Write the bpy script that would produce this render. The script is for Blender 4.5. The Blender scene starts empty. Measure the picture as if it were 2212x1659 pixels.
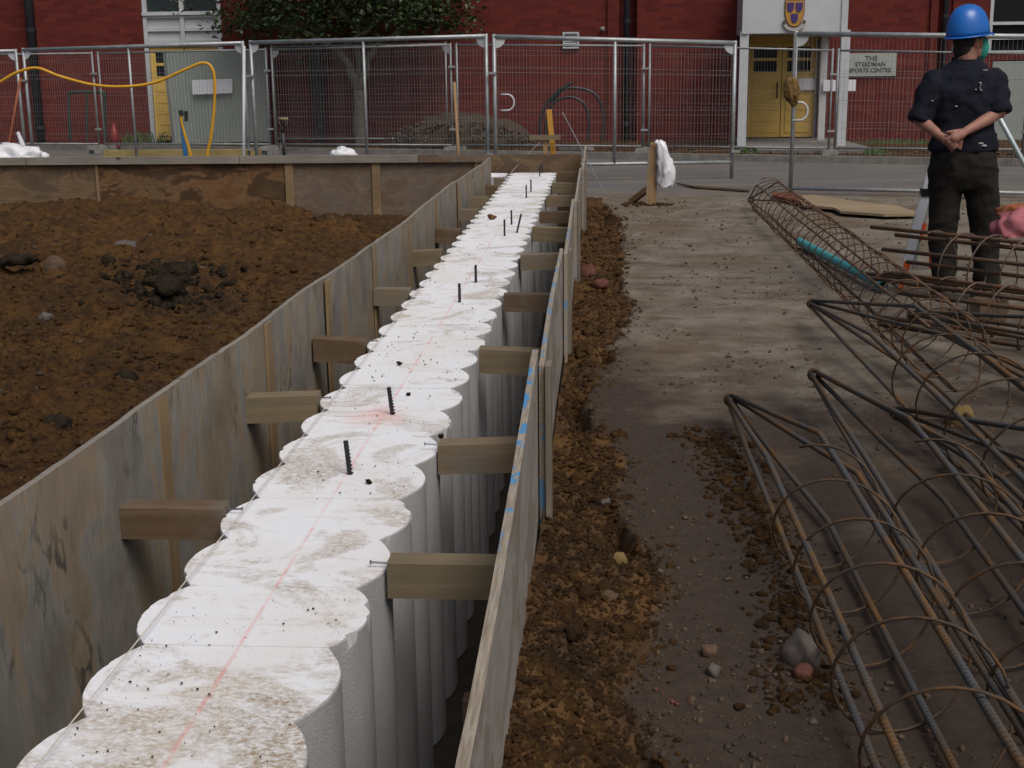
import bpy, bmesh, math, random
import numpy as np
from mathutils import Vector, Matrix, Euler
random.seed(7); rng = np.random.default_rng(11)
sc = bpy.context.scene
C = sc.collection
PI = math.pi

# ------------------------------------------------------------------ camera, sky, sun, exposure
YAW, PITCH, ROLL, HC = math.radians(4.0728), math.radians(13.6077), math.radians(-0.6887), 1.55
FPX, CXP, CYP = 2900.0, 1106.0, 829.5
RM = Matrix.Rotation(YAW, 3, 'Z') @ Matrix.Rotation(PI/2 - PITCH, 3, 'X') @ Matrix.Rotation(ROLL, 3, 'Z')
cam_d = bpy.data.cameras.new('camera'); cam = bpy.data.objects.new('camera', cam_d); C.objects.link(cam)
cam_d.sensor_width = 36; cam_d.lens = 36*FPX/2212; cam_d.clip_start = .05; cam_d.clip_end = 2000
cam.matrix_world = Matrix.Translation((0, 0, HC)) @ RM.to_4x4()
sc.camera = cam

SUN_EL, SUN_AZ = math.radians(55), math.radians(145)      # high veiled sun, from behind on the right
world = bpy.data.worlds.new('World'); sc.world = world; world.use_nodes = True
wn = world.node_tree.nodes; wl = world.node_tree.links
bg = wn['Background']; sky = wn.new('ShaderNodeTexSky'); sky.sky_type = 'NISHITA'; sky.sun_disc = False
sky.sun_elevation = SUN_EL; sky.sun_rotation = SUN_AZ; sky.air_density = 0.8; sky.dust_density = 7.0; sky.ozone_density = 0.6
wl.new(sky.outputs[0], bg.inputs[0]); bg.inputs[1].default_value = 0.09
sun_d = bpy.data.lights.new('sun', 'SUN'); sun_d.energy = 1.35; sun_d.angle = math.radians(32); sun_d.color = (1, .985, .965)
sun = bpy.data.objects.new('sun', sun_d); C.objects.link(sun)
sdir = Vector((math.sin(SUN_AZ)*math.cos(SUN_EL), math.cos(SUN_AZ)*math.cos(SUN_EL), math.sin(SUN_EL)))
sun.rotation_euler = sdir.to_track_quat('Z', 'Y').to_euler()
vs = sc.view_settings; vs.view_transform = 'Standard'; vs.look = 'None'; vs.gamma = 1; vs.exposure = -0.08; vs.use_curve_mapping = False

# ------------------------------------------------------------------ layout helpers (survey sheet 2212 x 1659 -> metres)
def ray(px, py): return RM @ Vector(((px-CXP)/FPX, -(py-CYP)/FPX, -1))
def G(px, py, z=0.0):
    d = ray(px, py); t = (z-HC)/d.z; return Vector((d.x*t, d.y*t, z))
def PY(px, py, Y):
    d = ray(px, py); t = Y/d.y; return Vector((d.x*t, Y, HC+d.z*t))

# ------------------------------------------------------------------ scene helpers
def tag(o, label=None, cat=None, group=None, kind=None):
    if label: o['label'] = label
    if cat: o['category'] = cat
    if group: o['group'] = group
    if kind: o['kind'] = kind
    return o
def thing(name, label, cat, loc=(0, 0, 0), group=None):
    o = bpy.data.objects.new(name, None); C.objects.link(o); o.location = loc; o.empty_display_size = .1
    o['base'] = 0
    del o['base']
    return tag(o, label, cat, group)
def wloc(o):
    v = Vector((0, 0, 0))
    while o is not None: v += o.location; o = o.parent
    return v
def put(name, me, m, parent=None, loc=None):
    """link a mesh whose coordinates are world coordinates"""
    o = bpy.data.objects.new(name, me); C.objects.link(o)
    if m is not None and len(me.materials) == 0: me.materials.append(m)
    off = wloc(parent) if parent is not None else (Vector(loc) if loc is not None else Vector((0, 0, 0)))
    if off.length > 0: me.transform(Matrix.Translation(-off))
    if parent is not None: o.parent = parent
    elif loc is not None: o.location = loc
    return o

class MB:
    def __init__(s): s.v = []; s.f = []; s.mi = []
    def add(s, vs_, fs, mi=0):
        b = len(s.v); s.v += [tuple(p) for p in vs_]; s.f += [tuple(i+b for i in f) for f in fs]; s.mi += [mi]*len(fs); return s
    def hexa(s, p, mi=0):      # 8 points: bottom 4, top 4
        return s.add(p, [(3, 2, 1, 0), (4, 5, 6, 7), (0, 1, 5, 4), (1, 2, 6, 5), (2, 3, 7, 6), (3, 0, 4, 7)], mi)
    def box(s, c, size, rot=None, mi=0):
        M = Euler(rot).to_matrix() if rot is not None and not isinstance(rot, Matrix) else (rot or Matrix.Identity(3))
        a, b, h = size[0]/2, size[1]/2, size[2]/2
        P = [(-a, -b, -h), (a, -b, -h), (a, b, -h), (-a, b, -h), (-a, -b, h), (a, -b, h), (a, b, h), (-a, b, h)]
        return s.hexa([Vector(c) + M @ Vector(p) for p in P], mi)
    def bar(s, p0, p1, w, h, up=(0, 0, 1), mi=0):
        p0, p1 = Vector(p0), Vector(p1); d = (p1-p0).normalized(); u = Vector(up)
        x = d.cross(u)
        if x.length < 1e-4: x = d.cross(Vector((1, 0, 0)))
        x.normalize(); y = x.cross(d); x *= w/2; y *= h/2
        return s.hexa([p0-x-y, p0+x-y, p1+x-y, p1-x-y, p0-x+y, p0+x+y, p1+x+y, p1-x+y], mi)
    def tube(s, pts, r, n=8, closed=False, cap=True, mi=0):
        pts = [Vector(p) for p in pts]; N = len(pts)
        rs = r if isinstance(r, (list, tuple)) else [r]*N
        t0 = (pts[1]-pts[0]).normalized()
        nrm = t0.cross(Vector((0, 0, 1)))
        if nrm.length < .01: nrm = t0.cross(Vector((1, 0, 0)))
        nrm.normalize(); vs_ = []
        for i in range(N):
            if closed: t = (pts[(i+1) % N]-pts[i-1]).normalized()
            else: t = (pts[min(i+1, N-1)]-pts[max(i-1, 0)]).normalized()
            nrm = (nrm - t*nrm.dot(t)); nrm.normalize(); b = t.cross(nrm)
            for k in range(n):
                a = 2*PI*k/n; vs_.append(pts[i] + (nrm*math.cos(a)+b*math.sin(a))*rs[i])
        fs = []
        for i in range(N if closed else N-1):
            j = (i+1) % N
            for k in range(n):
                l = (k+1) % n; fs.append((i*n+k, i*n+l, j*n+l, j*n+k))
        if cap and not closed: fs += [tuple(range(n-1, -1, -1)), tuple((N-1)*n+k for k in range(n))]
        return s.add(vs_, fs, mi)
    def ball(s, c, r, nu=14, nv=9, mi=0, M=None):
        c = Vector(c); r = (r, r, r) if not isinstance(r, (tuple, list)) else r
        M = M or Matrix.Identity(3); vs_ = []; fs = []
        for i in range(nv+1):
            th = PI*i/nv
            for k in range(nu):
                ph = 2*PI*k/nu
                vs_.append(c + M @ Vector((r[0]*math.sin(th)*math.cos(ph), r[1]*math.sin(th)*math.sin(ph), r[2]*math.cos(th))))
        for i in range(nv):
            for k in range(nu): fs.append((i*nu+k, (i+1)*nu+k, (i+1)*nu+(k+1) % nu, i*nu+(k+1) % nu))
        return s.add(vs_, fs, mi)
    def prism(s, poly, a, b, axis=2, mi=0):
        """poly: list of 2D points, extruded between a and b along axis given by function"""
        n = len(poly)
        def mk(p, t): return (p[0], p[1], t) if axis == 2 else ((p[0], t, p[1]) if axis == 1 else (t, p[0], p[1]))
        vs_ = [mk(p, a) for p in poly] + [mk(p, b) for p in poly]
        fs = [tuple(range(n-1, -1, -1)), tuple(range(n, 2*n))] + [(i, (i+1) % n, n+(i+1) % n, n+i) for i in range(n)]
        return s.add(vs_, fs, mi)
    def mesh(s, name='m', smooth=False):
        me = bpy.data.meshes.new(name); me.from_pydata(s.v, [], s.f)
        if any(s.mi): me.polygons.foreach_set('material_index', s.mi)
        me.validate(clean_customdata=False)
        if smooth: me.polygons.foreach_set('use_smooth', [True]*len(me.polygons))
        me.update(); return me
    def build(s, name, m, parent=None, loc=None, smooth=False, fixn=True):
        me = s.mesh(name, smooth)
        if fixn:
            bm = bmesh.new(); bm.from_mesh(me); bmesh.ops.recalc_face_normals(bm, faces=bm.faces); bm.to_mesh(me); bm.free()
        if isinstance(m, (list, tuple)):
            for q in m: me.materials.append(q)
            m = None
        return put(name, me, m, parent, loc)

def np_mesh(name, V, F, smooth=False):
    me = bpy.data.meshes.new(name); V = np.asarray(V, np.float32); F = np.asarray(F, np.int32); k = F.shape[1]
    me.vertices.add(len(V)); me.vertices.foreach_set('co', V.ravel())
    me.loops.add(F.size); me.loops.foreach_set('vertex_index', F.ravel())
    me.polygons.add(len(F)); me.polygons.foreach_set('loop_start', np.arange(0, F.size, k)); me.polygons.foreach_set('loop_total', np.full(len(F), k))
    if smooth: me.polygons.foreach_set('use_smooth', np.ones(len(F), bool))
    me.update(calc_edges=True); me.validate(); return me
def fattr(me, name, vals):
    a = me.attributes.new(name, 'FLOAT', 'POINT'); a.data.foreach_set('value', np.asarray(vals, np.float32))

# ------------------------------------------------------------------ numpy noise
TB = np.random.default_rng(3).random((256, 256))
def vn(x, y, k=0):
    x = np.asarray(x, float)+k*17.31; y = np.asarray(y, float)+k*9.77
    xi = np.floor(x).astype(int); yi = np.floor(y).astype(int); fx = x-xi; fy = y-yi
    fx = fx*fx*(3-2*fx); fy = fy*fy*(3-2*fy)
    a = TB[xi & 255, yi & 255]; b = TB[(xi+1) & 255, yi & 255]; c = TB[xi & 255, (yi+1) & 255]; d = TB[(xi+1) & 255, (yi+1) & 255]
    return (a*(1-fx)+b*fx)*(1-fy)+(c*(1-fx)+d*fx)*fy
def fbm(x, y, o=4, k=0, g=.5):
    s = 0; a = 1; t = 0
    for i in range(o):
        s = s+a*vn(x*2**i, y*2**i, k+i*3); t += a; a *= g
    return s/t-.5
def sstep(a, b, x):
    t = np.clip((np.asarray(x, float)-a)/(b-a), 0, 1); return t*t*(3-2*t)

# ------------------------------------------------------------------ materials
def new_mat(name):
    m = bpy.data.materials.new(name); m.use_nodes = True
    return m, m.node_tree.nodes, m.node_tree.links, m.node_tree.nodes['Principled BSDF']
def N_(n, typ, **kw):
    q = n.new(typ)
    for k, v in kw.items():
        if k in q.inputs: q.inputs[k].default_value = v
        else: setattr(q, k, v)
    return q
def pos(n, l, scale=(1, 1, 1), gen=False):
    if gen: tc = n.new('ShaderNodeTexCoord'); out = tc.outputs['Object']
    else: tc = n.new('ShaderNodeNewGeometry'); out = tc.outputs['Position']
    mp = n.new('ShaderNodeMapping'); mp.inputs['Scale'].default_value = scale; l.new(out, mp.inputs['Vector']); return mp.outputs[0]
def noise(n, l, vec, scale, detail=6, rough=.6, dist=0.0):
    q = N_(n, 'ShaderNodeTexNoise', Scale=scale, Detail=detail, Roughness=rough, Distortion=dist); l.new(vec, q.inputs['Vector']); return q.outputs['Fac']
def ramp(n, l, fac, stops, interp='LINEAR'):
    q = n.new('ShaderNodeValToRGB'); q.color_ramp.interpolation = interp; e = q.color_ramp.elements
    while len(e) < len(stops): e.new(.5)
    for i, (p, c) in enumerate(stops): e[i].position = p; e[i].color = (c[0], c[1], c[2], 1) if not isinstance(c, (int, float)) else (c, c, c, 1)
    l.new(fac, q.inputs[0]); return q.outputs[0]
def mixc(n, l, fac, a, b, typ='MIX'):
    q = n.new('ShaderNodeMix'); q.data_type = 'RGBA'; q.blend_type = typ; q.clamp_factor = True
    for val, idx in ((fac, 0), (a, 6), (b, 7)):
        if hasattr(val, 'links'): l.new(val, q.inputs[idx])
        elif isinstance(val, (int, float)): q.inputs[idx].default_value = val
        else: q.inputs[idx].default_value = (val[0], val[1], val[2], 1)
    return q.outputs[2]
def mth(n, l, op, a, b=0.0, clamp=False):
    q = n.new('ShaderNodeMath'); q.operation = op; q.use_clamp = clamp
    for i, val in enumerate((a, b)):
        if hasattr(val, 'links'): l.new(val, q.inputs[i])
        else: q.inputs[i].default_value = val
    return q.outputs[0]
def bump(n, l, b, h, strength=.4, dist=.01):
    q = N_(n, 'ShaderNodeBump', Strength=strength, Distance=dist); l.new(h, q.inputs['Height']); l.new(q.outputs[0], b.inputs['Normal'])
def simple(name, col, rough=.6, var=.25, scale=6, metal=0, bmp=.15, bs=40, spec=.5, sc3=(1, 1, 1), bd=.005, col2=None, wear=.5):
    m, n, l, b = new_mat(name); v = pos(n, l, sc3)
    f = noise(n, l, v, scale)
    lo = [c*(1-var) for c in col]; hi = [min(1, c*(1+var)) for c in col]
    c = ramp(n, l, f, [(.3, lo), (.7, hi)])
    if col2 is not None:
        g = noise(n, l, v, scale*2.3, 8, .65); g = ramp(n, l, g, [(wear-.06, 0), (wear+.06, 1)]); c = mixc(n, l, g, c, col2)
    l.new(c, b.inputs['Base Color'])
    b.inputs['Roughness'].default_value = rough; b.inputs['Metallic'].default_value = metal; b.inputs['Specular IOR Level'].default_value = spec
    if bmp: bump(n, l, b, noise(n, l, v, bs, 4), bmp, bd)
    return m
def wood(name, c1, c2, axis='Y', rough=.8, gs=3.0, weather=None, wpos=.55, knots=True):
    """grain runs along axis"""
    m, n, l, b = new_mat(name)
    s = {'X': (.06, 1, 1), 'Y': (1, .06, 1), 'Z': (1, 1, .06)}[axis]
    v = pos(n, l, s); f = noise(n, l, v, 38*gs/3, 7, .65, 1.2)
    c = ramp(n, l, f, [(.3, c1), (.68, c2)])
    big = noise(n, l, pos(n, l), 2.2, 4); c = mixc(n, l, ramp(n, l, big, [(.35, 0), (.7, .55)]), c, [x*.62 for x in c1])
    if weather is not None:
        w = noise(n, l, pos(n, l), 4.5, 8, .62); w = ramp(n, l, w, [(wpos-.1, 0), (wpos+.1, 1)]); c = mixc(n, l, w, c, weather)
    if knots:
        vo = N_(n, 'ShaderNodeTexVoronoi', Scale=3.2); l.new(pos(n, l, tuple(.55 if q < 1 else 1 for q in s)), vo.inputs['Vector'])
        k = ramp(n, l, vo.outputs['Distance'], [(.035, 1), (.075, 0)]); c = mixc(n, l, k, c, [x*.35 for x in c1])
    l.new(c, b.inputs['Base Color']); b.inputs['Roughness'].default_value = rough; b.inputs['Specular IOR Level'].default_value = .25
    bump(n, l, b, f, .35, .004); return m
M = {}
M['steel'] = simple('galvanised_steel', (.34, .37, .38), .5, .22, 9, .55, .05)
M['steel_dull'] = simple('dull_galvanised_steel', (.24, .26, .27), .55, .25, 9, .5, .05)
M['wire'] = simple('mesh_wire', (.22, .23, .235), .6, .15, 9, .4, 0)
M['concrete_block'] = simple('concrete_block', (.20, .20, .185), .95, .3, 10, 0, .4, 60, .2)
M['black'] = simple('black_plastic', (.02, .021, .024), .45, .3, 8)
M['white_paint'] = simple('white_paint', (.50, .53, .55), .5, .10, 2.5)
M['white_bright'] = simple('bright_white_paint', (.74, .76, .80), .45, .05, 4)
M['white_pvc'] = simple('white_plastic_film', (.68, .70, .74), .4, .12, 7, 0, .5, 18)
M['yellow_door'] = simple('yellow_door_paint', (.70, .47, .11), .5, .1, 3, 0, .1, 30)
M['glass'] = simple('dark_glass', (.012, .015, .017), .08, .2, 1, 0, 0)
M['glass_pale'] = simple('sky_reflecting_glass', (.03, .042, .045), .05, .3, 1, 0, 0)
M['pipe_black'] = simple('painted_downpipe', (.018, .021, .028), .4, .3, 4)
M['hoarding'] = simple('grey_green_sheet', (.27, .315, .285), .6, .06, 2)
M['hose'] = simple('yellow_hose', (.60, .32, .02), .45, .12, 5)
M['blue_pipe'] = simple('blue_pipe', (.03, .20, .50), .45, .15, 6)
M['teal_pipe'] = simple('teal_pipe', (.05, .33, .36), .4, .2, 12, col2=(.10, .12, .10), wear=.66)
M['cone'] = simple('orange_red_plastic', (.24, .025, .022), .5, .15, 5)
M['green_paint'] = simple('dark_green_paint', (.012, .045, .03), .5, .2, 6)
M['grey_paint'] = simple('grey_letters', (.055, .06, .06), .7, .1, 6)
M['sign'] = simple('pale_sign_board', (.36, .39, .37), .6, .06, 4)
M['paper'] = simple('white_notice', (.72, .74, .80), .7, .04, 5)
M['gold'] = simple('gold_enamel', (.44, .24, .05), .5, .15, 30)
M['purple'] = simple('purple_enamel', (.055, .03, .16), .5, .15, 30)
M['ribbon'] = simple('ribbon_scroll', (.42, .40, .38), .6, .2, 40)
M['crest_dark'] = simple('crest_dark_trim', (.10, .05, .05), .6, .2, 40)  # dark red-brown of the crest rim and ribbon ends
M['kerb'] = simple('kerb_concrete', (.17, .165, .15), .9, .3, 8, 0, .3, 60)
M['rust_bar'] = None
M['bark'] = simple('tree_bark', (.15, .145, .115), .95, .4, 22, 0, .6, 50, .2)
M['rope'] = simple('string', (.55, .50, .44), .9, .1, 20)
M['nail'] = simple('bright_nail', (.20, .21, .23), .4, .2, 20, .8, 0)
M['stub'] = simple('dark_rebar', (.035, .036, .042), .55, .3, 60, .5, .5, 300, bd=.002)
M['stone_yellow'] = simple('ochre_stone', (.17, .115, .04), .9, .25, 22, 0, .4, 70)
M['stone_red'] = simple('red_stone', (.10, .034, .022), .8, .35, 22, 0, .4, 70)
M['stone_grey'] = simple('pale_grey_stone', (.085, .073, .063), .85, .3, 16, 0, .5, 50)
M['stone_pink'] = simple('pinkish_brown_stone', (.085, .052, .03), .9, .25, 18, 0, .4, 60)
M['clay_dark'] = simple('dark_grey_clay', (.026, .020, .013), .95, .5, 30, 0, 1, 50, .1, bd=.02)
M['clod'] = simple('orange_brown_clod', (.12, .06, .02), .9, .4, 26, 0, .8, 50)
M['glove'] = simple('muddy_leather', (.16, .095, .03), .9, .35, 25, 0, .5, 60)
M['orange_wood'] = wood('orange_timber', (.55, .27, .05), (.70, .40, .10), 'Z', knots=False)
M['batten_x'] = wood('sawn_batten_across', (.165, .12, .075), (.27, .205, .13), 'X', weather=(.17, .15, .12), wpos=.55)
M['batten_x2'] = wood('tanalised_batten_across', (.165, .13, .08), (.26, .21, .135), 'X', weather=(.16, .14, .10), wpos=.66)
M['batten_x3'] = wood('dark_batten_across', (.10, .065, .04), (.19, .13, .08), 'X', weather=(.15, .125, .10), wpos=.58)
M['batten_z'] = wood('upright_batten', (.20, .135, .07), (.30, .215, .12), 'Z', weather=(.2, .17, .12), wpos=.62)
M['grey_z'] = wood('grey_upright', (.15, .13, .105), (.25, .22, .18), 'Z')
M['rail_x'] = wood('grey_rail', (.20, .185, .155), (.30, .28, .24), 'X')
M['post_z'] = wood('stake_timber', (.26, .16, .08), (.40, .27, .15), 'Z')
M['baulk_x'] = wood('yellow_baulk', (.28, .21, .07), (.42, .33, .13), 'X', knots=False)
M['sheet_scrap'] = wood('pale_ply_scrap', (.24, .185, .115), (.34, .275, .175), 'X', knots=False)
M['red_wood'] = wood('red_brown_scrap', (.14, .045, .025), (.22, .085, .05), 'X', knots=False)

def ply(name, c1, c2, c3, axis, fleck=.5):
    m, n, l, b = new_mat(name); g = pos(n, l)
    s = {'X': (.5, 1, 1), 'Y': (1, .5, 1), 'Z': (1, 1, .5)}[axis]
    v = pos(n, l, s)
    f = noise(n, l, v, 3.6, 9, .66, .6); c = ramp(n, l, f, [(.40, c1), (.49, c2), (.53, c3), (.66, [x*.8 for x in c3])])
    fine = noise(n, l, pos(n, l, tuple(.12 if q < 1 else 1 for q in s)), 60, 5, .6, .8)
    c = mixc(n, l, ramp(n, l, fine, [(.35, .0), (.75, .5)]), c, [x*.55 for x in c1])
    w = N_(n, 'ShaderNodeTexWave', Scale=7.0, Distortion=13.0, Detail=3.0); w.inputs['Detail Scale'].default_value = 1.2; l.new(v, w.inputs['Vector'])
    wl_ = ramp(n, l, w.outputs['Fac'], [(.0, 1), (.16, 0)]); msk = ramp(n, l, noise(n, l, v, 4.5, 3), [(.52, 0), (.66, fleck*.75)])
    k = mth(n, l, 'MULTIPLY', wl_, msk); c = mixc(n, l, k, c, [x*.28 for x in c1])
    mud = noise(n, l, g, 2.1, 9, .7); c = mixc(n, l, ramp(n, l, mud, [(.52, 0), (.70, .6)]), c, (.10, .075, .042)); spk = noise(n, l, g, 70, 5, .8); c = mixc(n, l, ramp(n, l, spk, [(.62, 0), (.70, .5)]), c, (.07, .055, .04))
    l.new(c, b.inputs['Base Color']); b.inputs['Roughness'].default_value = .85; b.inputs['Specular IOR Level'].default_value = .25
    bump(n, l, b, fine, .25, .003); return m
M['ply_left'] = ply('weathered_ply_grey', (.205, .197, .175), (.255, .24, .205), (.275, .22, .15), 'Z', 1.2)
M['ply_left2'] = ply('weathered_ply_tan', (.265, .21, .14), (.26, .24, .20), (.205, .198, .178), 'Z', 1.2)
M['ply_far'] = ply('far_ply_brown', (.155, .10, .055), (.20, .14, .085), (.13, .09, .06), 'X', .7)
M['ply_far2'] = ply('far_ply_greybrown', (.15, .115, .09), (.185, .145, .11), (.16, .11, .075), 'X', .5)
M['ply_far3'] = ply('far_ply_warm', (.14, .07, .03), (.20, .12, .06), (.075, .042, .022), 'X', .8)
M['ply_right'] = ply('right_ply_silver', (.30, .28, .245), (.36, .335, .295), (.27, .235, .19), 'Y', .4)

def edge_mat():
    m, n, l, b = new_mat('ply_edge_painted'); g = pos(n, l, (3, 1, 3))
    f = noise(n, l, pos(n, l, (60, 3, 60)), 3, 5); c = ramp(n, l, f, [(.35, (.20, .165, .12)), (.65, (.36, .32, .25))])
    k = noise(n, l, g, 5.2, 4, .7); sp = n.new('ShaderNodeSeparateXYZ'); l.new(pos(n, l), sp.inputs[0]); wn_ = ramp(n, l, mth(n, l, 'DIVIDE', sp.outputs[1], 16), [(.14, .0), (.19, 1), (.26, 1), (.30, .55), (.45, .75), (.6, .2)]); k = mth(n, l, 'MULTIPLY', ramp(n, l, k, [(.54, 0), (.57, .9)]), wn_)
    c = mixc(n, l, k, c, (.035, .24, .52)); l.new(c, b.inputs['Base Color']); b.inputs['Roughness'].default_value = .8; return m
M['edge'] = edge_mat()

def rust_mat():
    m, n, l, b = new_mat('rusty_rebar'); v = pos(n, l)
    f = noise(n, l, pos(n, l, (1.6, .35, 1.6)), 11, 8, .7, .4); c = ramp(n, l, f, [(.40, (.070, .072, .076)), (.50, (.078, .064, .048)), (.60, (.135, .070, .022)), (.74, (.185, .10, .025))])
    l.new(c, b.inputs['Base Color']); b.inputs['Roughness'].default_value = .7; b.inputs['Metallic'].default_value = .15
    w = N_(n, 'ShaderNodeTexWave', Scale=18.0, Distortion=.4); w.bands_direction = 'Y'; l.new(v, w.inputs['Vector'])
    bump(n, l, b, w.outputs['Fac'], .55, .003); return m
M['rebar'] = rust_mat()
M['hoop_pale'] = simple('brown_hoop_wire', (.11, .078, .055), .7, .4, 9, .1, 0)
M['hoop'] = simple('rusty_hoop_wire', (.05, .036, .024), .75, .5, 9, .1, 0, col2=(.10, .05, .018), wear=.52)
M['far_bar'] = simple('brown_rebar', (.085, .052, .034), .75, .45, 8, .1, 0, col2=(.15, .065, .02), wear=.56)

def soil_col(n, l, v, dark=1.0):
    f = noise(n, l, v, 17, 10, .78); K = lambda *c: tuple(x*dark for x in c)
    c = ramp(n, l, f, [(.30, K(.016, .008, .004)), (.44, K(.058, .027, .008)), (.56, K(.115, .056, .014)), (.70, K(.16, .088, .032))])
    h = noise(n, l, v, 1.6, 7, .7); c = mixc(n, l, ramp(n, l, h, [(.46, 0), (.64, .6)]), c, K(.038, .023, .011))
    g = noise(n, l, v, 4.2, 5, .6); c = mixc(n, l, ramp(n, l, g, [(.54, 0), (.66, .55)]), c, K(.15, .075, .018))
    vo = N_(n, 'ShaderNodeTexVoronoi', Scale=70.0); l.new(v, vo.inputs['Vector'])
    k = ramp(n, l, vo.outputs['Distance'], [(.10, .8), (.18, 0)]); rnd = ramp(n, l, vo.outputs['Color'], [(.76, 0), (.78, 1)])
    return mixc(n, l, mth(n, l, 'MULTIPLY', k, rnd), c, (.24, .19, .12))
def soil_mat(name, dark=1.0):
    m, n, l, b = new_mat(name); v = pos(n, l); c = soil_col(n, l, v, dark)
    l.new(c, b.inputs['Base Color']); b.inputs['Roughness'].default_value = .92; b.inputs['Specular IOR Level'].default_value = .25
    bump(n, l, b, noise(n, l, v, 38, 10, .8), 1.0, .035); return m
M['soil'] = soil_mat('orange_brown_soil', .88)
M['bank'] = soil_mat('dark_bank_soil', 1.22)
M['soil_clods'] = soil_mat('soil_clod_mix', .95)
def crumbs_mat():
    m, n, l, b = new_mat('loose_crumbs'); v = pos(n, l); vo = N_(n, 'ShaderNodeTexVoronoi', Scale=14.0); l.new(v, vo.inputs['Vector'])
    c = ramp(n, l, vo.outputs['Color'], [(.15, (.045, .032, .022)), (.4, (.075, .05, .028)), (.62, (.095, .058, .038)), (.85, (.10, .08, .06)), (.93, (.12, .04, .03))], 'CONSTANT')
    l.new(c, b.inputs['Base Color']); b.inputs['Roughness'].default_value = .9; return m
M['crumbs'] = crumbs_mat()

def ground_mat():
    m, n, l, b = new_mat('dusty_concrete_ground'); v = pos(n, l)
    at = lambda nm: N_(n, 'ShaderNodeAttribute', attribute_name=nm).outputs['Fac']
    # pale dusty slab, muddy film that also holds painted lens darkening, asphalt
    f = noise(n, l, v, 2.4, 9, .68); c = ramp(n, l, f, [(.33, (.085, .066, .046)), (.44, (.155, .134, .103)), (.54, (.20, .178, .143)), (.66, (.25, .228, .188))])
    sp = noise(n, l, v, 85, 6, .8); c = mixc(n, l, ramp(n, l, sp, [(.42, .45), (.56, 0)]), c, (.065, .05, .036)); c = mixc(n, l, ramp(n, l, sp, [(.60, 0), (.72, .35)]), c, (.30, .27, .22))
    f2 = noise(n, l, pos(n, l, (.6, 1, 1)), 7, 8, .7, .6); c = mixc(n, l, ramp(n, l, f2, [(.52, 0), (.63, .8)]), c, (.085, .063, .041))
    f3 = noise(n, l, v, 1.1, 6, .6); c = mixc(n, l, ramp(n, l, f3, [(.50, 0), (.62, .6)]), c, (.12, .082, .050))
    mud = mth(n, l, 'ADD', at('mud'), mth(n, l, 'MULTIPLY', mth(n, l, 'SUBTRACT', noise(n, l, v, 1.5, 8, .66), .5), 1.7))
    fm = noise(n, l, v, 26, 10, .82); cm = ramp(n, l, fm, [(.3, (.028, .020, .014)), (.58, (.056, .040, .028)), (.78, (.095, .070, .046))])
    c = mixc(n, l, ramp(n, l, mud, [(.30, 0), (.74, 1)]), c, cm)
    asp = noise(n, l, v, 90, 3); ca = ramp(n, l, asp, [(.3, (.085, .085, .088)), (.7, (.15, .148, .145))]); dust = ramp(n, l, noise(n, l, pos(n, l, (.35, 1.2, 1)), 1.6, 6), [(.45, 0), (.62, .7)])
    ca = mixc(n, l, dust, ca, (.185, .165, .13))
    c = mixc(n, l, at('road'), c, ca)
    vo = N_(n, 'ShaderNodeTexVoronoi', Scale=60.0); l.new(v, vo.inputs['Vector'])
    k = mth(n, l, 'MULTIPLY', ramp(n, l, vo.outputs['Distance'], [(.09, .9), (.13, 0)]), ramp(n, l, vo.outputs['Color'], [(.80, 0), (.81, 1)]))
    c = mixc(n, l, k, c, (.30, .27, .23))
    c = mixc(n, l, at('soil'), c, soil_col(n, l, v, .78))
    l.new(c, b.inputs['Base Color']); b.inputs['Specular IOR Level'].default_value = .3
    r = ramp(n, l, mud, [(.4, .92), (.7, .72)]); l.new(r, b.inputs['Roughness'])
    bump(n, l, b, noise(n, l, v, 40, 8, .72), .55, .012); return m
M['ground'] = ground_mat()
M['bed'] = soil_mat('planting_bed_soil', .9)
M['gravel'] = simple('gravel_heap', (.050, .036, .024), .95, .5, 30, 0, .9, 40)
M['trench'] = simple('dark_trench_mud', (.03, .024, .018), .9, .4, 12, 0, .7, 30)

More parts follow.
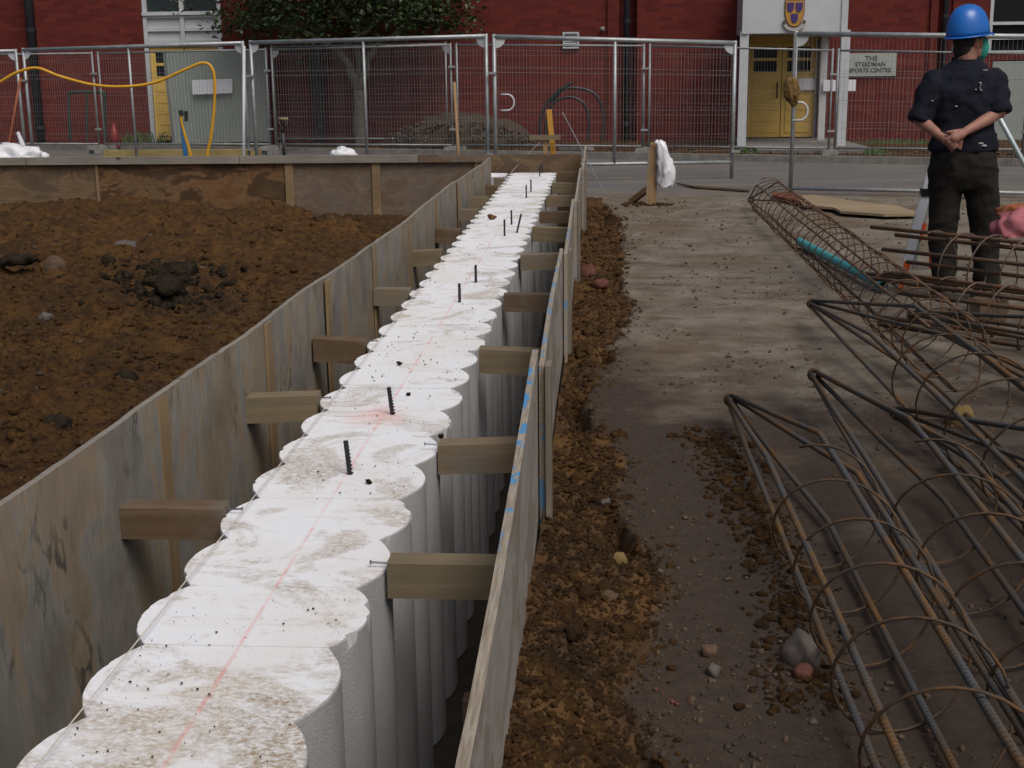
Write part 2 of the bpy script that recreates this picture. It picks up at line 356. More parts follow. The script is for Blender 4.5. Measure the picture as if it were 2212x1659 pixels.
def eps_mat():
    m, n, l, b = new_mat('expanded_polystyrene'); v = pos(n, l)
    geo = n.new('ShaderNodeNewGeometry'); sx = n.new('ShaderNodeSeparateXYZ'); l.new(geo.outputs['Position'], sx.inputs[0])
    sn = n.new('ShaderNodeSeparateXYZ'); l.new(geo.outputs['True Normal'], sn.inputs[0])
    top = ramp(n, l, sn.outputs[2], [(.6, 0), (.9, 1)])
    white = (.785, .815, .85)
    # brown slurry smears lying across the strip
    f = noise(n, l, pos(n, l, (.75, 1.0, 1)), 3.6, 8, .66, .9); near = ramp(n, l, mth(n, l, 'DIVIDE', sx.outputs[1], 8.0), [(.27, .13), (.36, .05), (.6, .02)])
    sm = ramp(n, l, mth(n, l, 'ADD', f, near), [(.54, 0), (.60, .6), (.70, 1)])
    gr = noise(n, l, pos(n, l, (.9, 1.2, 1)), 75, 7, .85); sm2 = mth(n, l, 'MULTIPLY', sm, ramp(n, l, gr, [(.40, .05), (.58, 1)]))
    c = mixc(n, l, mth(n, l, 'MULTIPLY', sm2, top), white, (.30, .225, .125))
    thin = noise(n, l, pos(n, l, (.5, 1.3, 1)), 15, 7, .8, .8); c = mixc(n, l, mth(n, l, 'MULTIPLY', ramp(n, l, thin, [(.56, 0), (.66, .5)]), top), c, (.50, .42, .29))
    dk = noise(n, l, pos(n, l, (.5, 1.2, 1)), 30, 5, .85); film = noise(n, l, v, 2.2, 5, .6); c = mixc(n, l, mth(n, l, 'MULTIPLY', ramp(n, l, film, [(.48, 0), (.68, .35)]), top), c, (.66, .61, .52)); c = mixc(n, l, mth(n, l, 'MULTIPLY', ramp(n, l, dk, [(.69, 0), (.74, .7)]), top), c, (.22, .17, .11))
    # red chalk snap line along the middle
    dx = mth(n, l, 'ABSOLUTE', mth(n, l, 'ADD', sx.outputs[0], .795)); ln = ramp(n, l, dx, [(.002, 1), (.0062, 0)])
    brk = ramp(n, l, noise(n, l, v, 9, 6, .7), [(.40, .0), (.60, .5)]); c = mixc(n, l, mth(n, l, 'MULTIPLY', mth(n, l, 'MULTIPLY', ln, brk), top), c, (.75, .16, .14))
    px = mth(n, l, 'ADD', sx.outputs[0], .82); py = mth(n, l, 'SUBTRACT', sx.outputs[1], 4.62)
    rr = mth(n, l, 'ADD', mth(n, l, 'MULTIPLY', px, px), mth(n, l, 'MULTIPLY', mth(n, l, 'MULTIPLY', py, py), .5))
    pk = mth(n, l, 'MULTIPLY', ramp(n, l, rr, [(0, .5), (.02, 0)]), ramp(n, l, noise(n, l, v, 14, 6), [(.4, .2), (.65, 1)])); c = mixc(n, l, mth(n, l, 'MULTIPLY', pk, top), c, (.85, .35, .33))
    # trench shade painted into the sides as a darker, streaky grey
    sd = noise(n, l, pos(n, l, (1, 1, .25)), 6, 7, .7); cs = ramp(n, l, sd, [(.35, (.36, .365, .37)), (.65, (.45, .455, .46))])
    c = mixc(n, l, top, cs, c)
    l.new(c, b.inputs['Base Color']); b.inputs['Roughness'].default_value = .8; b.inputs['Specular IOR Level'].default_value = .3
    vo = N_(n, 'ShaderNodeTexVoronoi', Scale=160.0); l.new(v, vo.inputs['Vector']); bump(n, l, b, vo.outputs['Distance'], .25, .004); return m
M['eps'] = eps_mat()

def brick_mat():
    m, n, l, b = new_mat('red_brickwork'); tc = n.new('ShaderNodeTexCoord'); mp = n.new('ShaderNodeMapping'); l.new(tc.outputs['Object'], mp.inputs[0])
    mp.inputs['Rotation'].default_value = (PI/2, 0, 0)
    sx = n.new('ShaderNodeSeparateXYZ'); l.new(tc.outputs['Object'], sx.inputs[0]); cb = n.new('ShaderNodeCombineXYZ'); l.new(sx.outputs[0], cb.inputs[0]); l.new(sx.outputs[2], cb.inputs[1])
    br = n.new('ShaderNodeTexBrick'); l.new(cb.outputs[0], br.inputs['Vector'])
    br.inputs['Scale'].default_value = 1; br.inputs['Brick Width'].default_value = .225; br.inputs['Row Height'].default_value = .075; br.inputs['Mortar Size'].default_value = .006; br.inputs['Mortar Smooth'].default_value = .3
    br.inputs['Color1'].default_value = (.165, .030, .021, 1); br.inputs['Color2'].default_value = (.105, .016, .014, 1); br.inputs['Mortar'].default_value = (.075, .032, .028, 1)
    f = noise(n, l, tc.outputs['Object'], 1.1, 6); c = mixc(n, l, ramp(n, l, f, [(.35, 0), (.7, .45)]), br.outputs['Color'], (.085, .018, .018))
    l.new(c, b.inputs['Base Color']); b.inputs['Roughness'].default_value = .9; b.inputs['Specular IOR Level'].default_value = .2
    bump(n, l, b, br.outputs['Fac'], -.3, .006); return m
M['brick'] = brick_mat()
def leaf_mat():
    m, n, l, b = new_mat('tree_leaves'); v = pos(n, l); f = noise(n, l, v, 3.5, 4)
    c = ramp(n, l, f, [(.35, (.016, .032, .009)), (.6, (.035, .065, .015)), (.78, (.085, .13, .025))]); l.new(c, b.inputs['Base Color']); b.inputs['Roughness'].default_value = .5; return m
M['leaf'] = leaf_mat()
M['grass'] = simple('green_weeds', (.06, .11, .025), .8, .4, 14, 0, 0)
M['helmet'] = simple('blue_helmet_shell', (.012, .13, .48), .28, .08, 5, 0, 0)
M['shirt'] = simple('navy_cotton', (.0095, .011, .020), .9, .3, 9, 0, .5, 24, .2, bd=.012, col2=(.10, .11, .13), wear=.76)
M['trousers'] = simple('dark_work_trousers', (.017, .0155, .013), .92, .15, 8, 0, .5, 22, .2, bd=.012)
M['skin'] = simple('skin', (.30, .145, .105), .6, .22, 14, 0, .3, 90)
M['hair'] = simple('short_dark_hair', (.015, .012, .010), .8, .3, 60, 0, .5, 160)
M['boot'] = simple('muddy_boot', (.05, .036, .024), .85, .4, 12, 0, .4, 40)
M['mask'] = simple('teal_dust_mask', (.03, .33, .28), .8, .1, 14)
M['strap'] = simple('orange_elastic', (.65, .24, .05), .7, .1, 20)
M['orange'] = simple('fluorescent_orange', (.75, .12, .02), .5, .1, 8)
M['aluminium'] = simple('pale_tripod_tube', (.44, .52, .54), .4, .12, 5, .3, 0)
M['pink'] = simple('dusty_pink_sheet', (.34, .11, .13), .8, .25, 10, 0, .4, 30)
M['rust_brown'] = simple('rusty_offcut', (.24, .075, .03), .85, .3, 18, 0, .3, 50)
# ------------------------------------------------------------------ the setting: ground, trench, soil
ZT, ZS = .57, .31                    # top of the formwork, top of the polystyrene
_EY = [1.0, 1.9, 2.4, 2.75, 2.822, 2.902, 3.049, 3.195, 3.278, 3.39, 3.542, 3.653, 3.766, 3.909, 4.048, 4.172, 4.317, 4.469, 4.755, 5.079, 5.27, 5.479, 5.55, 5.739, 6.095, 6.5, 6.965, 7.294, 7.753, 8.069, 8.678, 9.128, 9.884, 10.515, 11.402, 12.343, 13.251, 15.27, 16]
_EX = [.05, .09, .10, .12, .091, .087, .051, .071, .094, .143, .109, .166, .198, .147, .166, .115, .061, .05, .03, .091, .013, .049, -.024, -.082, -.105, -.03, .039, .002, .097, .137, .167, .112, .107, .149, .137, .139, .135, -.066, -.2]
def edge_x(y): return np.interp(y, _EY, _EX) + .018*fbm(np.asarray(y)*9, np.zeros_like(np.asarray(y, float))+3.3, 3, 5)*2
PITS = [(-.02, 13.6, .09, .5, .16), (.09, 9.35, .05, .25, .10), (-.10, 5.95, .05, .33, .17), (.055, 4.27, .05, .16, .13), (.105, 2.74, .05, .09, .12), (-.02, 7.05, .05, .12, .10), (-.1, 4.9, .08, .12, .07)]
def h_right(x, y):
    x = np.asarray(x, float); y = np.asarray(y, float)
    s = x-edge_x(y); soil = 1-sstep(-.01, .02, s + .05*fbm(x*22, y*22, 3, 2))
    mound = .24*sstep(4.5, 2.2, y)*sstep(.42, 0, x+.21) + .03
    zs = -.035 + mound + .11*fbm(x*5, y*5, 3, 1) + .055*fbm(x*19, y*19, 4, 9) + .02*fbm(x*60, y*60, 2, 4)
    for (px, py, rx, ry, d) in PITS: zs = zs - d*np.exp(-((x-px)/rx)**2-((y-py)/ry)**2)
    zc = .012*fbm(x*3, y*3, 4, 6) + .006*fbm(x*24, y*24, 3, 7)
    lump = np.maximum(fbm(x*1.3, y*1.3, 4, 21)-.08, 0)*.09*(.4+fbm(x*30, y*30, 3, 23))
    zc = zc+np.clip(lump, 0, .05)
    far = sstep(15.2, 16.5, y); zc = zc*(1-.7*far)
    z = zs*soil+zc*(1-soil)
    return z, soil
def h_left(x, y):
    x = np.asarray(x, float); y = np.asarray(y, float)
    b = .50+.05*sstep(-1.6, -3.5, x)
    b = b-1.0*sstep(9.2, 12.2, y+1.6*fbm(x*.9, y*0+2, 3, 8))
    z = b+.19*fbm(x*1.6, y*1.6, 4, 3)+.12*fbm(x*5, y*5, 4, 4)+.06*fbm(x*17, y*17, 4, 5, .65)+.03*fbm(x*45, y*45, 3, 6)
    w = sstep(-1.75, -1.40, x); return z*(1-w)+np.minimum(z, .47+.02*fbm(x*20, y*20, 2, 1))*w - .1*sstep(11, 13, y)

def grid(xs, ys, hf):
    X, Y = np.meshgrid(xs, ys); r = hf(X, Y); soil = np.zeros_like(X)
    if isinstance(r, tuple): Z, soil = r
    else: Z = r
    V = np.stack([X, Y, Z], -1).reshape(-1, 3); nx, ny = len(xs), len(ys)
    i = np.arange(ny-1)[:, None]*nx+np.arange(nx-1)[None, :]; i = i.ravel()
    return V, np.stack([i, i+1, i+1+nx, i+nx], -1), soil.ravel()
def geo(a, b, n): return np.geomspace(a, b, n)
ysn = np.concatenate([[-40, -12, -4, 0, 1.0], geo(1.5, 15.46, 520)])
xsn = np.concatenate([np.linspace(-.215, .30, 62), np.linspace(.312, 1.6, 80), np.linspace(1.62, 4.6, 90), [5, 6, 8, 12, 20, 40, 120]])
V1, F1, S1 = grid(xsn, ysn, h_right)
ysf = np.concatenate([geo(15.46, 22, 60), [24, 28, 34, 50, 90, 200, 600]]); xsf = np.concatenate([[-600, -120, -40, -20], np.linspace(-14, 8, 120), [12, 20, 40, 120, 600]])
V2, F2, S2 = grid(xsf, ysf, lambda x, y: (h_right(x*0+3+x*.2, y)[0]*.6-.004, x*0))
V = np.concatenate([V1, V2]); F = np.concatenate([F1, F2+len(V1)])
me = np_mesh('ground', V, F, True)
fattr(me, 'soil', np.concatenate([S1, S2])); yy = V[:, 1]; xx = V[:, 0]
fattr(me, 'mud', sstep(9.0, 3.6, yy-.4*(xx-1)*sstep(1, 2.4, xx))*.82+.12+.30*np.exp(-np.maximum(xx-np.interp(yy, _EY, _EX), 0)/.16)*(yy < 15.4)*(xx > -.21)); fattr(me, 'road', sstep(15.0, 16.8, yy+.8*fbm(xx*1.2, yy*1.2, 4, 2)))  # mud deepens towards the camera, with lens darkening painted into the same mask
tag(put('ground', me, M['ground']), kind='structure')
# cut earth face under the right-hand ground and under the far ground, and the floor of the trench
mb = MB(); mb.box((-20.1, 2, -.72), (39.8, 29, .04)); tag(mb.build('trench_floor', M['trench']), kind='structure')
mb = MB(); mb.add([(-.212, -12, -.70), (-.212, 15.462, -.70), (-.212, 15.462, .03), (-.212, -12, .03)], [(0, 1, 2, 3)])
mb.add([(-40, 15.464, -.70), (-.212, 15.464, -.70), (-.212, 15.464, .0), (-40, 15.464, .0)], [(0, 1, 2, 3)])
tag(mb.build('trench_side', M['soil']), kind='structure')
ysl = np.concatenate([[-12, -4, 0, 1.2], geo(1.9, 11.2, 560), np.linspace(11.25, 13.95, 30)]); xsl = np.concatenate([[-22, -16, -12, -9], np.linspace(-7.5, -3.2, 220), np.linspace(-3.18, -1.2, 210)])
XLY, XLX = [0, 1.5, 2.86, 5.09, 7.23, 9.88, 13.95], [-1.45, -1.42, -1.39, -1.325, -1.269, -1.255, -1.181]
def XL(y): return float(np.interp(y, XLY, XLX))
V3, F3, _ = grid(xsl, ysl, h_left)
lim = np.interp(V3[:, 1], XLY, XLX)-.03; V3[:, 0] = np.minimum(V3[:, 0], lim)
tag(put('soil_bank', np_mesh('soil_bank', V3, F3, True), M['bank']), kind='structure')

# clods: distorted icospheres joined into one countless mass
def ico(sub):
    bm = bmesh.new(); bmesh.ops.create_icosphere(bm, subdivisions=sub, radius=1); v = np.array([q.co[:] for q in bm.verts]); f = np.array([[q.index for q in p.verts] for p in bm.faces]); bm.free(); return v, f
IC = [ico(1), ico(2)]
SH = [[], []]
for s in (0, 1):
    for k in range(10):
        v, f = IC[s]; nz = (vn(v[:, 0]*1.9+k*7, v[:, 1]*1.9+v[:, 2]*1.5, k)-.5)*1.1+(vn(v[:, 0]*4.3+v[:, 2]*2.7+k, v[:, 1]*4.3-v[:, 2]*3.1, k+40)-.5)*.75+rng.normal(size=len(v))*.07
        q = v*(1+nz)[:, None]; q = q*np.array([1, rng.uniform(.65, 1), rng.uniform(.5, .85)]); SH[s].append(q)
def scatter(name, P, S, m, sub=0, label=None, cat=None, kind='stuff', smooth=False):
    vs_, fs = [], []; b = 0; f0 = IC[sub][1]
    for p, r in zip(P, S):
        q = SH[sub][rng.integers(10)]; a = rng.uniform(0, 2*PI); c, s = math.cos(a), math.sin(a); t = rng.uniform(-.5, .5); ct, st = math.cos(t), math.sin(t)
        q = q@np.array([[c, s, 0], [-s, c, 0], [0, 0, 1]]).T@np.array([[1, 0, 0], [0, ct, st], [0, -st, ct]]).T
        vs_.append(q*r+p); fs.append(f0+b); b += len(q)
    o = put(name, np_mesh(name, np.concatenate(vs_), np.concatenate(fs), smooth), m); return tag(o, label, cat, None, kind)
def ysamp(n, a, b, pw=1.0):            # denser towards the viewer
    u = rng.random(n); return a*(b/a)**(u**pw)
# right soil strip
def strip_pts(n, lo, hi):
    y = ysamp(n, 1.6, 14.5); e = edge_x(y); x = -.2+(e+.2+.05*rng.normal(size=n))*rng.random(n)**.8
    s = np.minimum(lo*(rng.random(n)**-.55), hi)*(.75+.06*y); z = h_right(x, y)[0]+s*.1; return np.stack([x, y, z], -1), s
P, S = strip_pts(11000, .0034, .016); scatter('soil_clods', P, S, M['soil_clods'], 0, 'loose orange-brown soil clods along the right formwork wall', 'soil')
P, S = strip_pts(480, .008, .030); scatter('soil_lumps', P, S, M['soil_clods'], 1, 'bigger soil lumps among the clods beside the right formwork wall', 'soil', smooth=False)
n = 9000; y = rng.uniform(1.6, 5.2, n); e = edge_x(y); x = -.2+(e+.2+.03*rng.normal(size=n))*rng.random(n); s = np.minimum(.0028*rng.random(n)**-.5, .011); scatter('soil_fines', np.stack([x, y, h_right(x, y)[0]+s*.2], -1), s, M['soil_clods'], 0, 'fine soil crumbs between the clods near the camera', 'soil')
# crumbs and pebbles on the slab, in drifts
def slab_pts(n, lo, hi, thr, x1=4.2):
    y = ysamp(n*3, 2.0, 15.2); x = edge_x(y)+.01+rng.random(n*3)**1.4*(.35+.30*y); d = fbm(x*1.7, y*1.7, 4, 31); k = d > thr; y, x = y[k][:n], x[k][:n]
    s = np.minimum(lo*(rng.random(len(x))**-.5), hi)*(.8+.05*y); z = h_right(x, y)[0]+s*.25; return np.stack([x, y, z], -1), s
P, S = slab_pts(3600, .0028, .013, .02); scatter('ground_crumbs', P, S, M['crumbs'], 0, 'crumbs of mud and pebbles strewn over the dusty concrete', 'rubble')
P, S = slab_pts(800, .0028, .011, -.3); scatter('ground_grit', P, S, M['crumbs'], 0, 'thin scatter of single grit stones on the dusty concrete', 'rubble')
# clod drift under the nearest reinforcement cage
y = rng.uniform(3.0, 5.6, 1500); x = .50+.05*np.sin(y*2)+.07*rng.normal(size=1500); s = np.minimum(.0045*rng.random(1500)**-.5, .022); scatter('clod_drift', np.stack([x, y, h_right(x, y)[0]+s*.3], -1), s, M['soil_clods'], 0, 'drift of clods and stones under the leftmost cage', 'soil')
# left bank
n = 9000; y = ysamp(n, 2.3, 7.0); x = np.interp(y, XLY, XLX)-.05-rng.random(n)*(.5+.36*y); s = np.minimum(.0035*rng.random(n)**-.5, .013)*(.8+.06*y); scatter('bank_fines', np.stack([x, y, h_left(x, y)+s*.25], -1), s, M['bank'], 0, 'fine soil crumbs on the nearer part of the soil bank', 'soil')
y = ysamp(14000, 2.2, 11.0); x = np.interp(y, XLY, XLX)-.06-rng.random(14000)**1.1*(.6+.42*y); s = np.minimum(.0036*rng.random(14000)**-.5, .022)*(.7+.06*y)
k = x > -7; x, y, s = x[k], y[k], s[k]; scatter('bank_clods', np.stack([x, y, h_left(x, y)+s*.12], -1), s, M['bank'], 0, 'orange-brown clods all over the soil bank left of the trench', 'soil')
y = ysamp(650, 2.3, 10.6); x = np.interp(y, XLY, XLX)-.15-rng.random(650)*(.6+.40*y); s = np.minimum(.008*rng.random(650)**-.45, .036)*(.8+.05*y); scatter('bank_lumps', np.stack([x, y, h_left(x, y)+s*.15], -1), s, M['bank'], 1, 'larger lumps half sunk in the soil bank left of the trench', 'soil')

n = 800; y = ysamp(n, 2.2, 11.0); x = np.interp(y, XLY, XLX)-.06-rng.random(n)*(.6+.42*y); s = np.minimum(.0045*rng.random(n)**-.4, .02)*(.7+.06*y); scatter('bank_pebbles', np.stack([x, y, h_left(x, y)+s*.3], -1), s, M['crumbs'], 0, 'small pale and red pebbles sprinkled over the soil bank', 'pebbles')
def stone(label, px, py, z, r, m, shape, cat='stone', name='stone', sub=1, hf=None, sink=.45):
    p = G(px, py, z)
    zz = float(hf(p.x, p.y)[0] if hf is h_right else hf(p.x, p.y)) if hf is not None else z
    p = G(px, py, zz); v, f3 = ico(3); k = shape*5.3; q = v*(1+.75*fbm(v[:, 0]*1.5+k, v[:, 1]*1.5+v[:, 2]*1.2, 2, shape)+.5*fbm(v[:, 0]*4+v[:, 2]*3+k, v[:, 1]*4-v[:, 2]*2, 3, shape+9))[:, None]; q = np.sign(q)*np.abs(q)**.85*np.array(r); a = shape*1.3; c, s = math.cos(a), math.sin(a); q = q@np.array([[c, s, 0], [-s, c, 0], [0, 0, 1]])
    o = put(name, np_mesh(name, q+np.array([p.x, p.y, zz+r[2]*sink]), f3, False), m, loc=(p.x, p.y, zz)); return tag(o, label, cat)
stone('ochre stone on the clods near the right formwork wall', 1337, 1222, 0, (.028, .022, .03), M['stone_yellow'], 1, hf=h_right)
stone('rounded red-brown stone on the soil strip in the middle distance', 1271, 598, 0, (.075, .06, .055), M['stone_red'], 2, hf=h_right)
stone('smaller red stone lying just in front of the rounded red one', 1297, 618, 0, (.055, .045, .035), M['stone_red'], 7, hf=h_right)
stone('big pale grey rock under the bars of the leftmost cage', 1740, 1425, 0, (.055, .05, .05), M['stone_grey'], 3, hf=h_right)
stone('dark red stone touching the front of the pale grey rock', 1733, 1462, 0, (.028, .025, .024), M['stone_red'], 4, hf=h_right)
stone('squarish cream rock lying among the right-hand cages', 2072, 915, 0, (.055, .05, .055), M['stone_yellow'], 5, hf=h_right)
stone('brown stone on the concrete right of the clod strip at the bottom', 1532, 1415, 0, (.026, .022, .02), M['stone_pink'], 6, hf=h_right)
stone('small grey-brown stone touching the brown one on the concrete', 1540, 1455, 0, (.02, .018, .018), M['stone_grey'], 8, hf=h_right)
stone('round pinkish stone on the soil bank left of the dark clay', 122, 592, .5, (.062, .05, .06), M['stone_pink'], 9, hf=h_left)
stone('pale broken rock at the upper end of the dark clay', 272, 545, .5, (.08, .05, .045), M['stone_grey'], 1, hf=h_left)
stone('flat grey stone near the left picture edge on the soil bank', 40, 562, .5, (.09, .06, .03), M['clay_dark'], 3, hf=h_left, sink=.1)
for i, (x, y, r, sh, lb) in enumerate([(330, 585, .085, 2, 'dark clay lump next to the pale broken rock'), (392, 590, .10, 6, 'dark clay lump highest on the right of the clay patch'), (365, 622, .075, 8, 'dark clay lump at the lower end of the clay patch'), (120, 915, .045, 7, 'dark clay lump low on the soil bank near the wall'), (275, 815, .04, 0, 'dark lump on the soil bank beside the formwork top')]):
    stone(lb, x, y, .5, (r, r*.75, r*.6), M['clay_dark'], sh, 'clay', 'clay_lump', hf=h_left, sink=.0)
c_ = G(360, 600, .55); n = 330; x = c_.x+rng.normal(size=n)*.15; y = c_.y+rng.normal(size=n)*.24-(x-c_.x)*.8; s = np.minimum(.009*rng.random(n)**-.5, .038); scatter('clay_crumbs', np.stack([x, y, h_left(x, y)+s*.2], -1), s, M['clay_dark'], 1, 'patch of dark crumbled clay on the soil bank', 'clay')
for i, (x, y, r, sh, lb) in enumerate([(100, 690, .03, 3, 'small grey stone with a lit rim low on the left bank'), (395, 640, .04, 2, 'tan stone just below the clay patch'), (1310, 1090, .022, 5, 'tan pebble half way up the near soil strip'), (1318, 1300, .03, 9, 'dark lump at the edge of the near soil strip'), (1130, 1330, .022, 6, 'grey pebble close to the outer face of the right formwork')]):
    stone(lb, x, y, .5 if x < 900 else 0, (r, r*.8, r*.7), [M['stone_grey'], M['stone_pink']][i % 2], sh, hf=h_left if x < 900 else h_right)

# ------------------------------------------------------------------ formwork
def sheet(y0, x0, y1, x1, zt0, zt1, th, m, parent, name='plywood_sheet', zb=-.68, lean=0.0, edge=None, out=1, nseg=40, bow=0.0):
    """an upright plywood sheet along the trench, slightly bowed, with its own edge band"""
    mb = MB(); pts = []
    for i in range(nseg+1):
        t = i/nseg; y = y0+(y1-y0)*t; x = x0+(x1-x0)*t+bow*math.sin(PI*t); zt = zt0+(zt1-zt0)*t+.004*math.sin(t*9+y0)+.006*(float(vn(y*14, 2.2+y0, 3))-.5)
        pts.append([(x-lean, y, zb), (x-lean+out*th, y, zb), (x+out*th, y, zt), (x, y, zt)])
    vs_ = [p for r in pts for p in r]; fs = [(0, 1, 2, 3), tuple(nseg*4+k for k in (3, 2, 1, 0))]
    for i in range(nseg):
        for k in range(4): fs.append((i*4+k, (i+1)*4+k, (i+1)*4+(k+1) % 4, i*4+(k+1) % 4))
    mb.add(vs_, fs); mi = [1, 1]+[1 if k == 2 else 0 for i in range(nseg) for k in range(4)]; mb.mi = mi
    return mb.build(name, [m, edge or M['rail_x']], parent)
LW = thing('left_formwork_wall', 'long weathered plywood shutter holding back the soil, left of the polystyrene strip', 'formwork', (-1.3, 7, -.7))
LJ = [.2, 2.62, 5.06, 7.3, 9.86, 11.9, 13.93]
for i in range(6):
    a, b = LJ[i], LJ[i+1]; sheet(a+.004, XL(a), b-.004, XL(b), ZT-.004*(i % 2), ZT-.003, .02, [M['ply_left2'], M['ply_left']][i % 2 if i else 1], LW, out=-1, bow=.008*(1 if i % 2 else -1))
for yb in (1.6, 3.9, 5.09, 6.12, 7.25, 8.5, 9.9, 11.2):
    x = XL(yb); mb = MB(); w = .085; mb.hexa([(x+.001, yb-w/2, -.66), (x+.012, yb-w/2, -.66), (x+.012, yb+w/2, -.66), (x+.001, yb+w/2, -.66), (x+.001, yb-w/2, ZT-.012), (x+.012, yb-w/2, ZT-.012), (x+.012, yb+w/2, ZT-.012), (x+.001, yb+w/2, ZT-.012)]); mb.build('batten', M['batten_z'], LW)
RW = thing('right_formwork_wall', 'row of silvery plywood shutters with blue paint on their edges, right of the trench', 'formwork', (-.23, 7, -.7))
sheet(.3, -.205, 4.50, -.249, ZT, ZT+.012, .02, M['ply_right'], RW, edge=M['edge'], bow=.012)
sheet(4.40, -.222, 7.02, -.240, ZT-.02, ZT+.005, .018, M['ply_right'], RW, edge=M['edge'], bow=-.006)
sheet(6.92, -.216, 9.60, -.240, ZT-.01, ZT+.01, .018, M['ply_right'], RW, edge=M['edge'])
sheet(9.50, -.222, 12.5, -.243, ZT, ZT+.0, .018, M['ply_right'], RW, edge=M['edge'])
sheet(12.4, -.220, 15.3, -.235, ZT, ZT+.03, .018, M['ply_right'], RW, edge=M['edge'])
for yb, w, zt in ((4.42, .12, .55), (7.12, .12, .56), (9.62, .12, .56), (12.5, .14, .56)):
    MB().box((-.190, yb, (zt-.3)/2), (.020, w*.8, zt+.3)).build('batten', M['grey_z'], RW)
for yb in (1.5,): MB().box((-.178, yb, .1), (.035, .09, .8)).build('batten', M['batten_z'], RW)
FW = thing('far_formwork_wall', 'brown plywood shutter closing the far end, running left behind the soil bank', 'formwork', (-5, 15.35, -.7))
YF = 15.36; ZF = .485
def fx(px): return PY(px, 345, YF).x
fj = [fx(-420), fx(-190), fx(205), fx(615), fx(812), fx(1033), fx(1256)]
for i in range(6):
    a, b = fj[i], fj[i+1]; mb = MB(); mb.box(((a+b)/2, YF+.01, (ZF+.012-.68)/2-.0), (b-a-.012, .02, ZF+.012+.68)); mb.build('plywood_sheet', [M['ply_far'], M['ply_far'], M['ply_far3'], M['ply_far2'], M['ply_far2'], M['ply_far']][i], FW)
for px in (-200, 208, 624, 812, 1034):
    x = fx(px); MB().box((x, YF-.014, -.11), (.095 if px > 300 else .03, .024, 1.09)).build('batten', M['batten_z'], FW)
rx = [fx(-420), fx(60), fx(520), fx(905), fx(1060)]
for i in range(4):
    MB().box(((rx[i]+rx[i+1])/2, YF-.026, ZF-.022), (rx[i+1]-rx[i]-.008, .052, .085)).build('top_rail', M['rail_x'] if i < 3 else M['ply_far2'], FW)

# ------------------------------------------------------------------ polystyrene strip: scalloped columns standing side by side
XA, XB, PIT, SAG = -1.068, -.537, .337, .060
def lobe(yc, dz, jit, along='Y', xa=XA, xb=XB, m=26):
    R = ((PIT/2)**2+SAG**2)/(2*SAG); gap = .0; pr, pl, kr_, kl_ = [], [], [], []
    for i in range(m+1):
        t = -PIT/2+gap+(PIT-2*gap)*i/m; d = math.sqrt(R*R-t*t)-R
        ce = 1-abs(t)/(PIT/2); c1 = max(0, float(vn(yc*31+i*.55, 1.5, 3))-.74)*.07*(jit > .35)+.0018*(float(vn(yc*17+i*.9, 7.5, 5))-.5)
        c2 = max(0, float(vn(yc*27+i*.6, 9.5, 8))-.74)*.07*(jit < .6)+.0018*(float(vn(yc*19+i*.9, 4.5, 6))-.5)
        kr_.append((xb+d+.010*(jit-.5)*min(1, ce*4), yc+t)); kl_.append((xa-d+.010*(.5-jit)*min(1, ce*4), yc+t))
        pr.append((xb+d-min(c1, .02)*min(1, ce*5)+.010*(jit-.5)*min(1, ce*4), yc+t)); pl.append((xa-d+min(c2, .02)*min(1, ce*5)+.010*(.5-jit)*min(1, ce*4), yc+t))
    poly = pr+pl[::-1]; clean = kr_+kl_[::-1]; mb = MB(); n = len(poly); cxm = sum(p[0] for p in poly)/n
    zt = ZS+dz; tl = .001*(jit-.5)
    def zz(p): return zt+tl*(p[1]-yc)/PIT
    bot = [(p[0], p[1], -.69) for p in clean]; low = [(p[0], p[1], zt-.02-.02*float(vn(p[1]*40, p[0]*3, 2))) for p in clean]; sh = [(p[0], p[1], zz(p)-.004) for p in poly]
    inn = [(p[0]+(cxm-p[0])*.010, p[1], zz(p)) for p in poly]
    if along == 'X': rot = lambda q: (-q[1]+0.0, q[0], q[2])
    else: rot = lambda q: q
    A = [rot(q) for q in bot+low+sh+inn]
    fs = [(j*n+i, j*n+(i+1) % n, (j+1)*n+(i+1) % n, (j+1)*n+i) for j in range(3) for i in range(n)]+[tuple(range(3*n, 4*n))]
    mb.add(A, fs); return mb
EP = thing('polystyrene_strip', 'long white polystyrene strip with scalloped edges standing in the trench', 'polystyrene block', (-.8, 8, -.69))
yc = .48; k = 0
while yc < 15.1:
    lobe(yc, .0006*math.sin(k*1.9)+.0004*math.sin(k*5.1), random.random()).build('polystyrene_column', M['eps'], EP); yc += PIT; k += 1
EP2 = thing('polystyrene_strip', 'white polystyrene strip turning left behind the end of the left shutter', 'polystyrene block', (-3, 14.6, -.69))
xc = 1.09+PIT/2
for k in range(1): lobe(xc+k*PIT, .003*math.sin(k*1.7), random.random(), 'X', 14.62, 15.14).build('polystyrene_column', M['eps'], EP2)
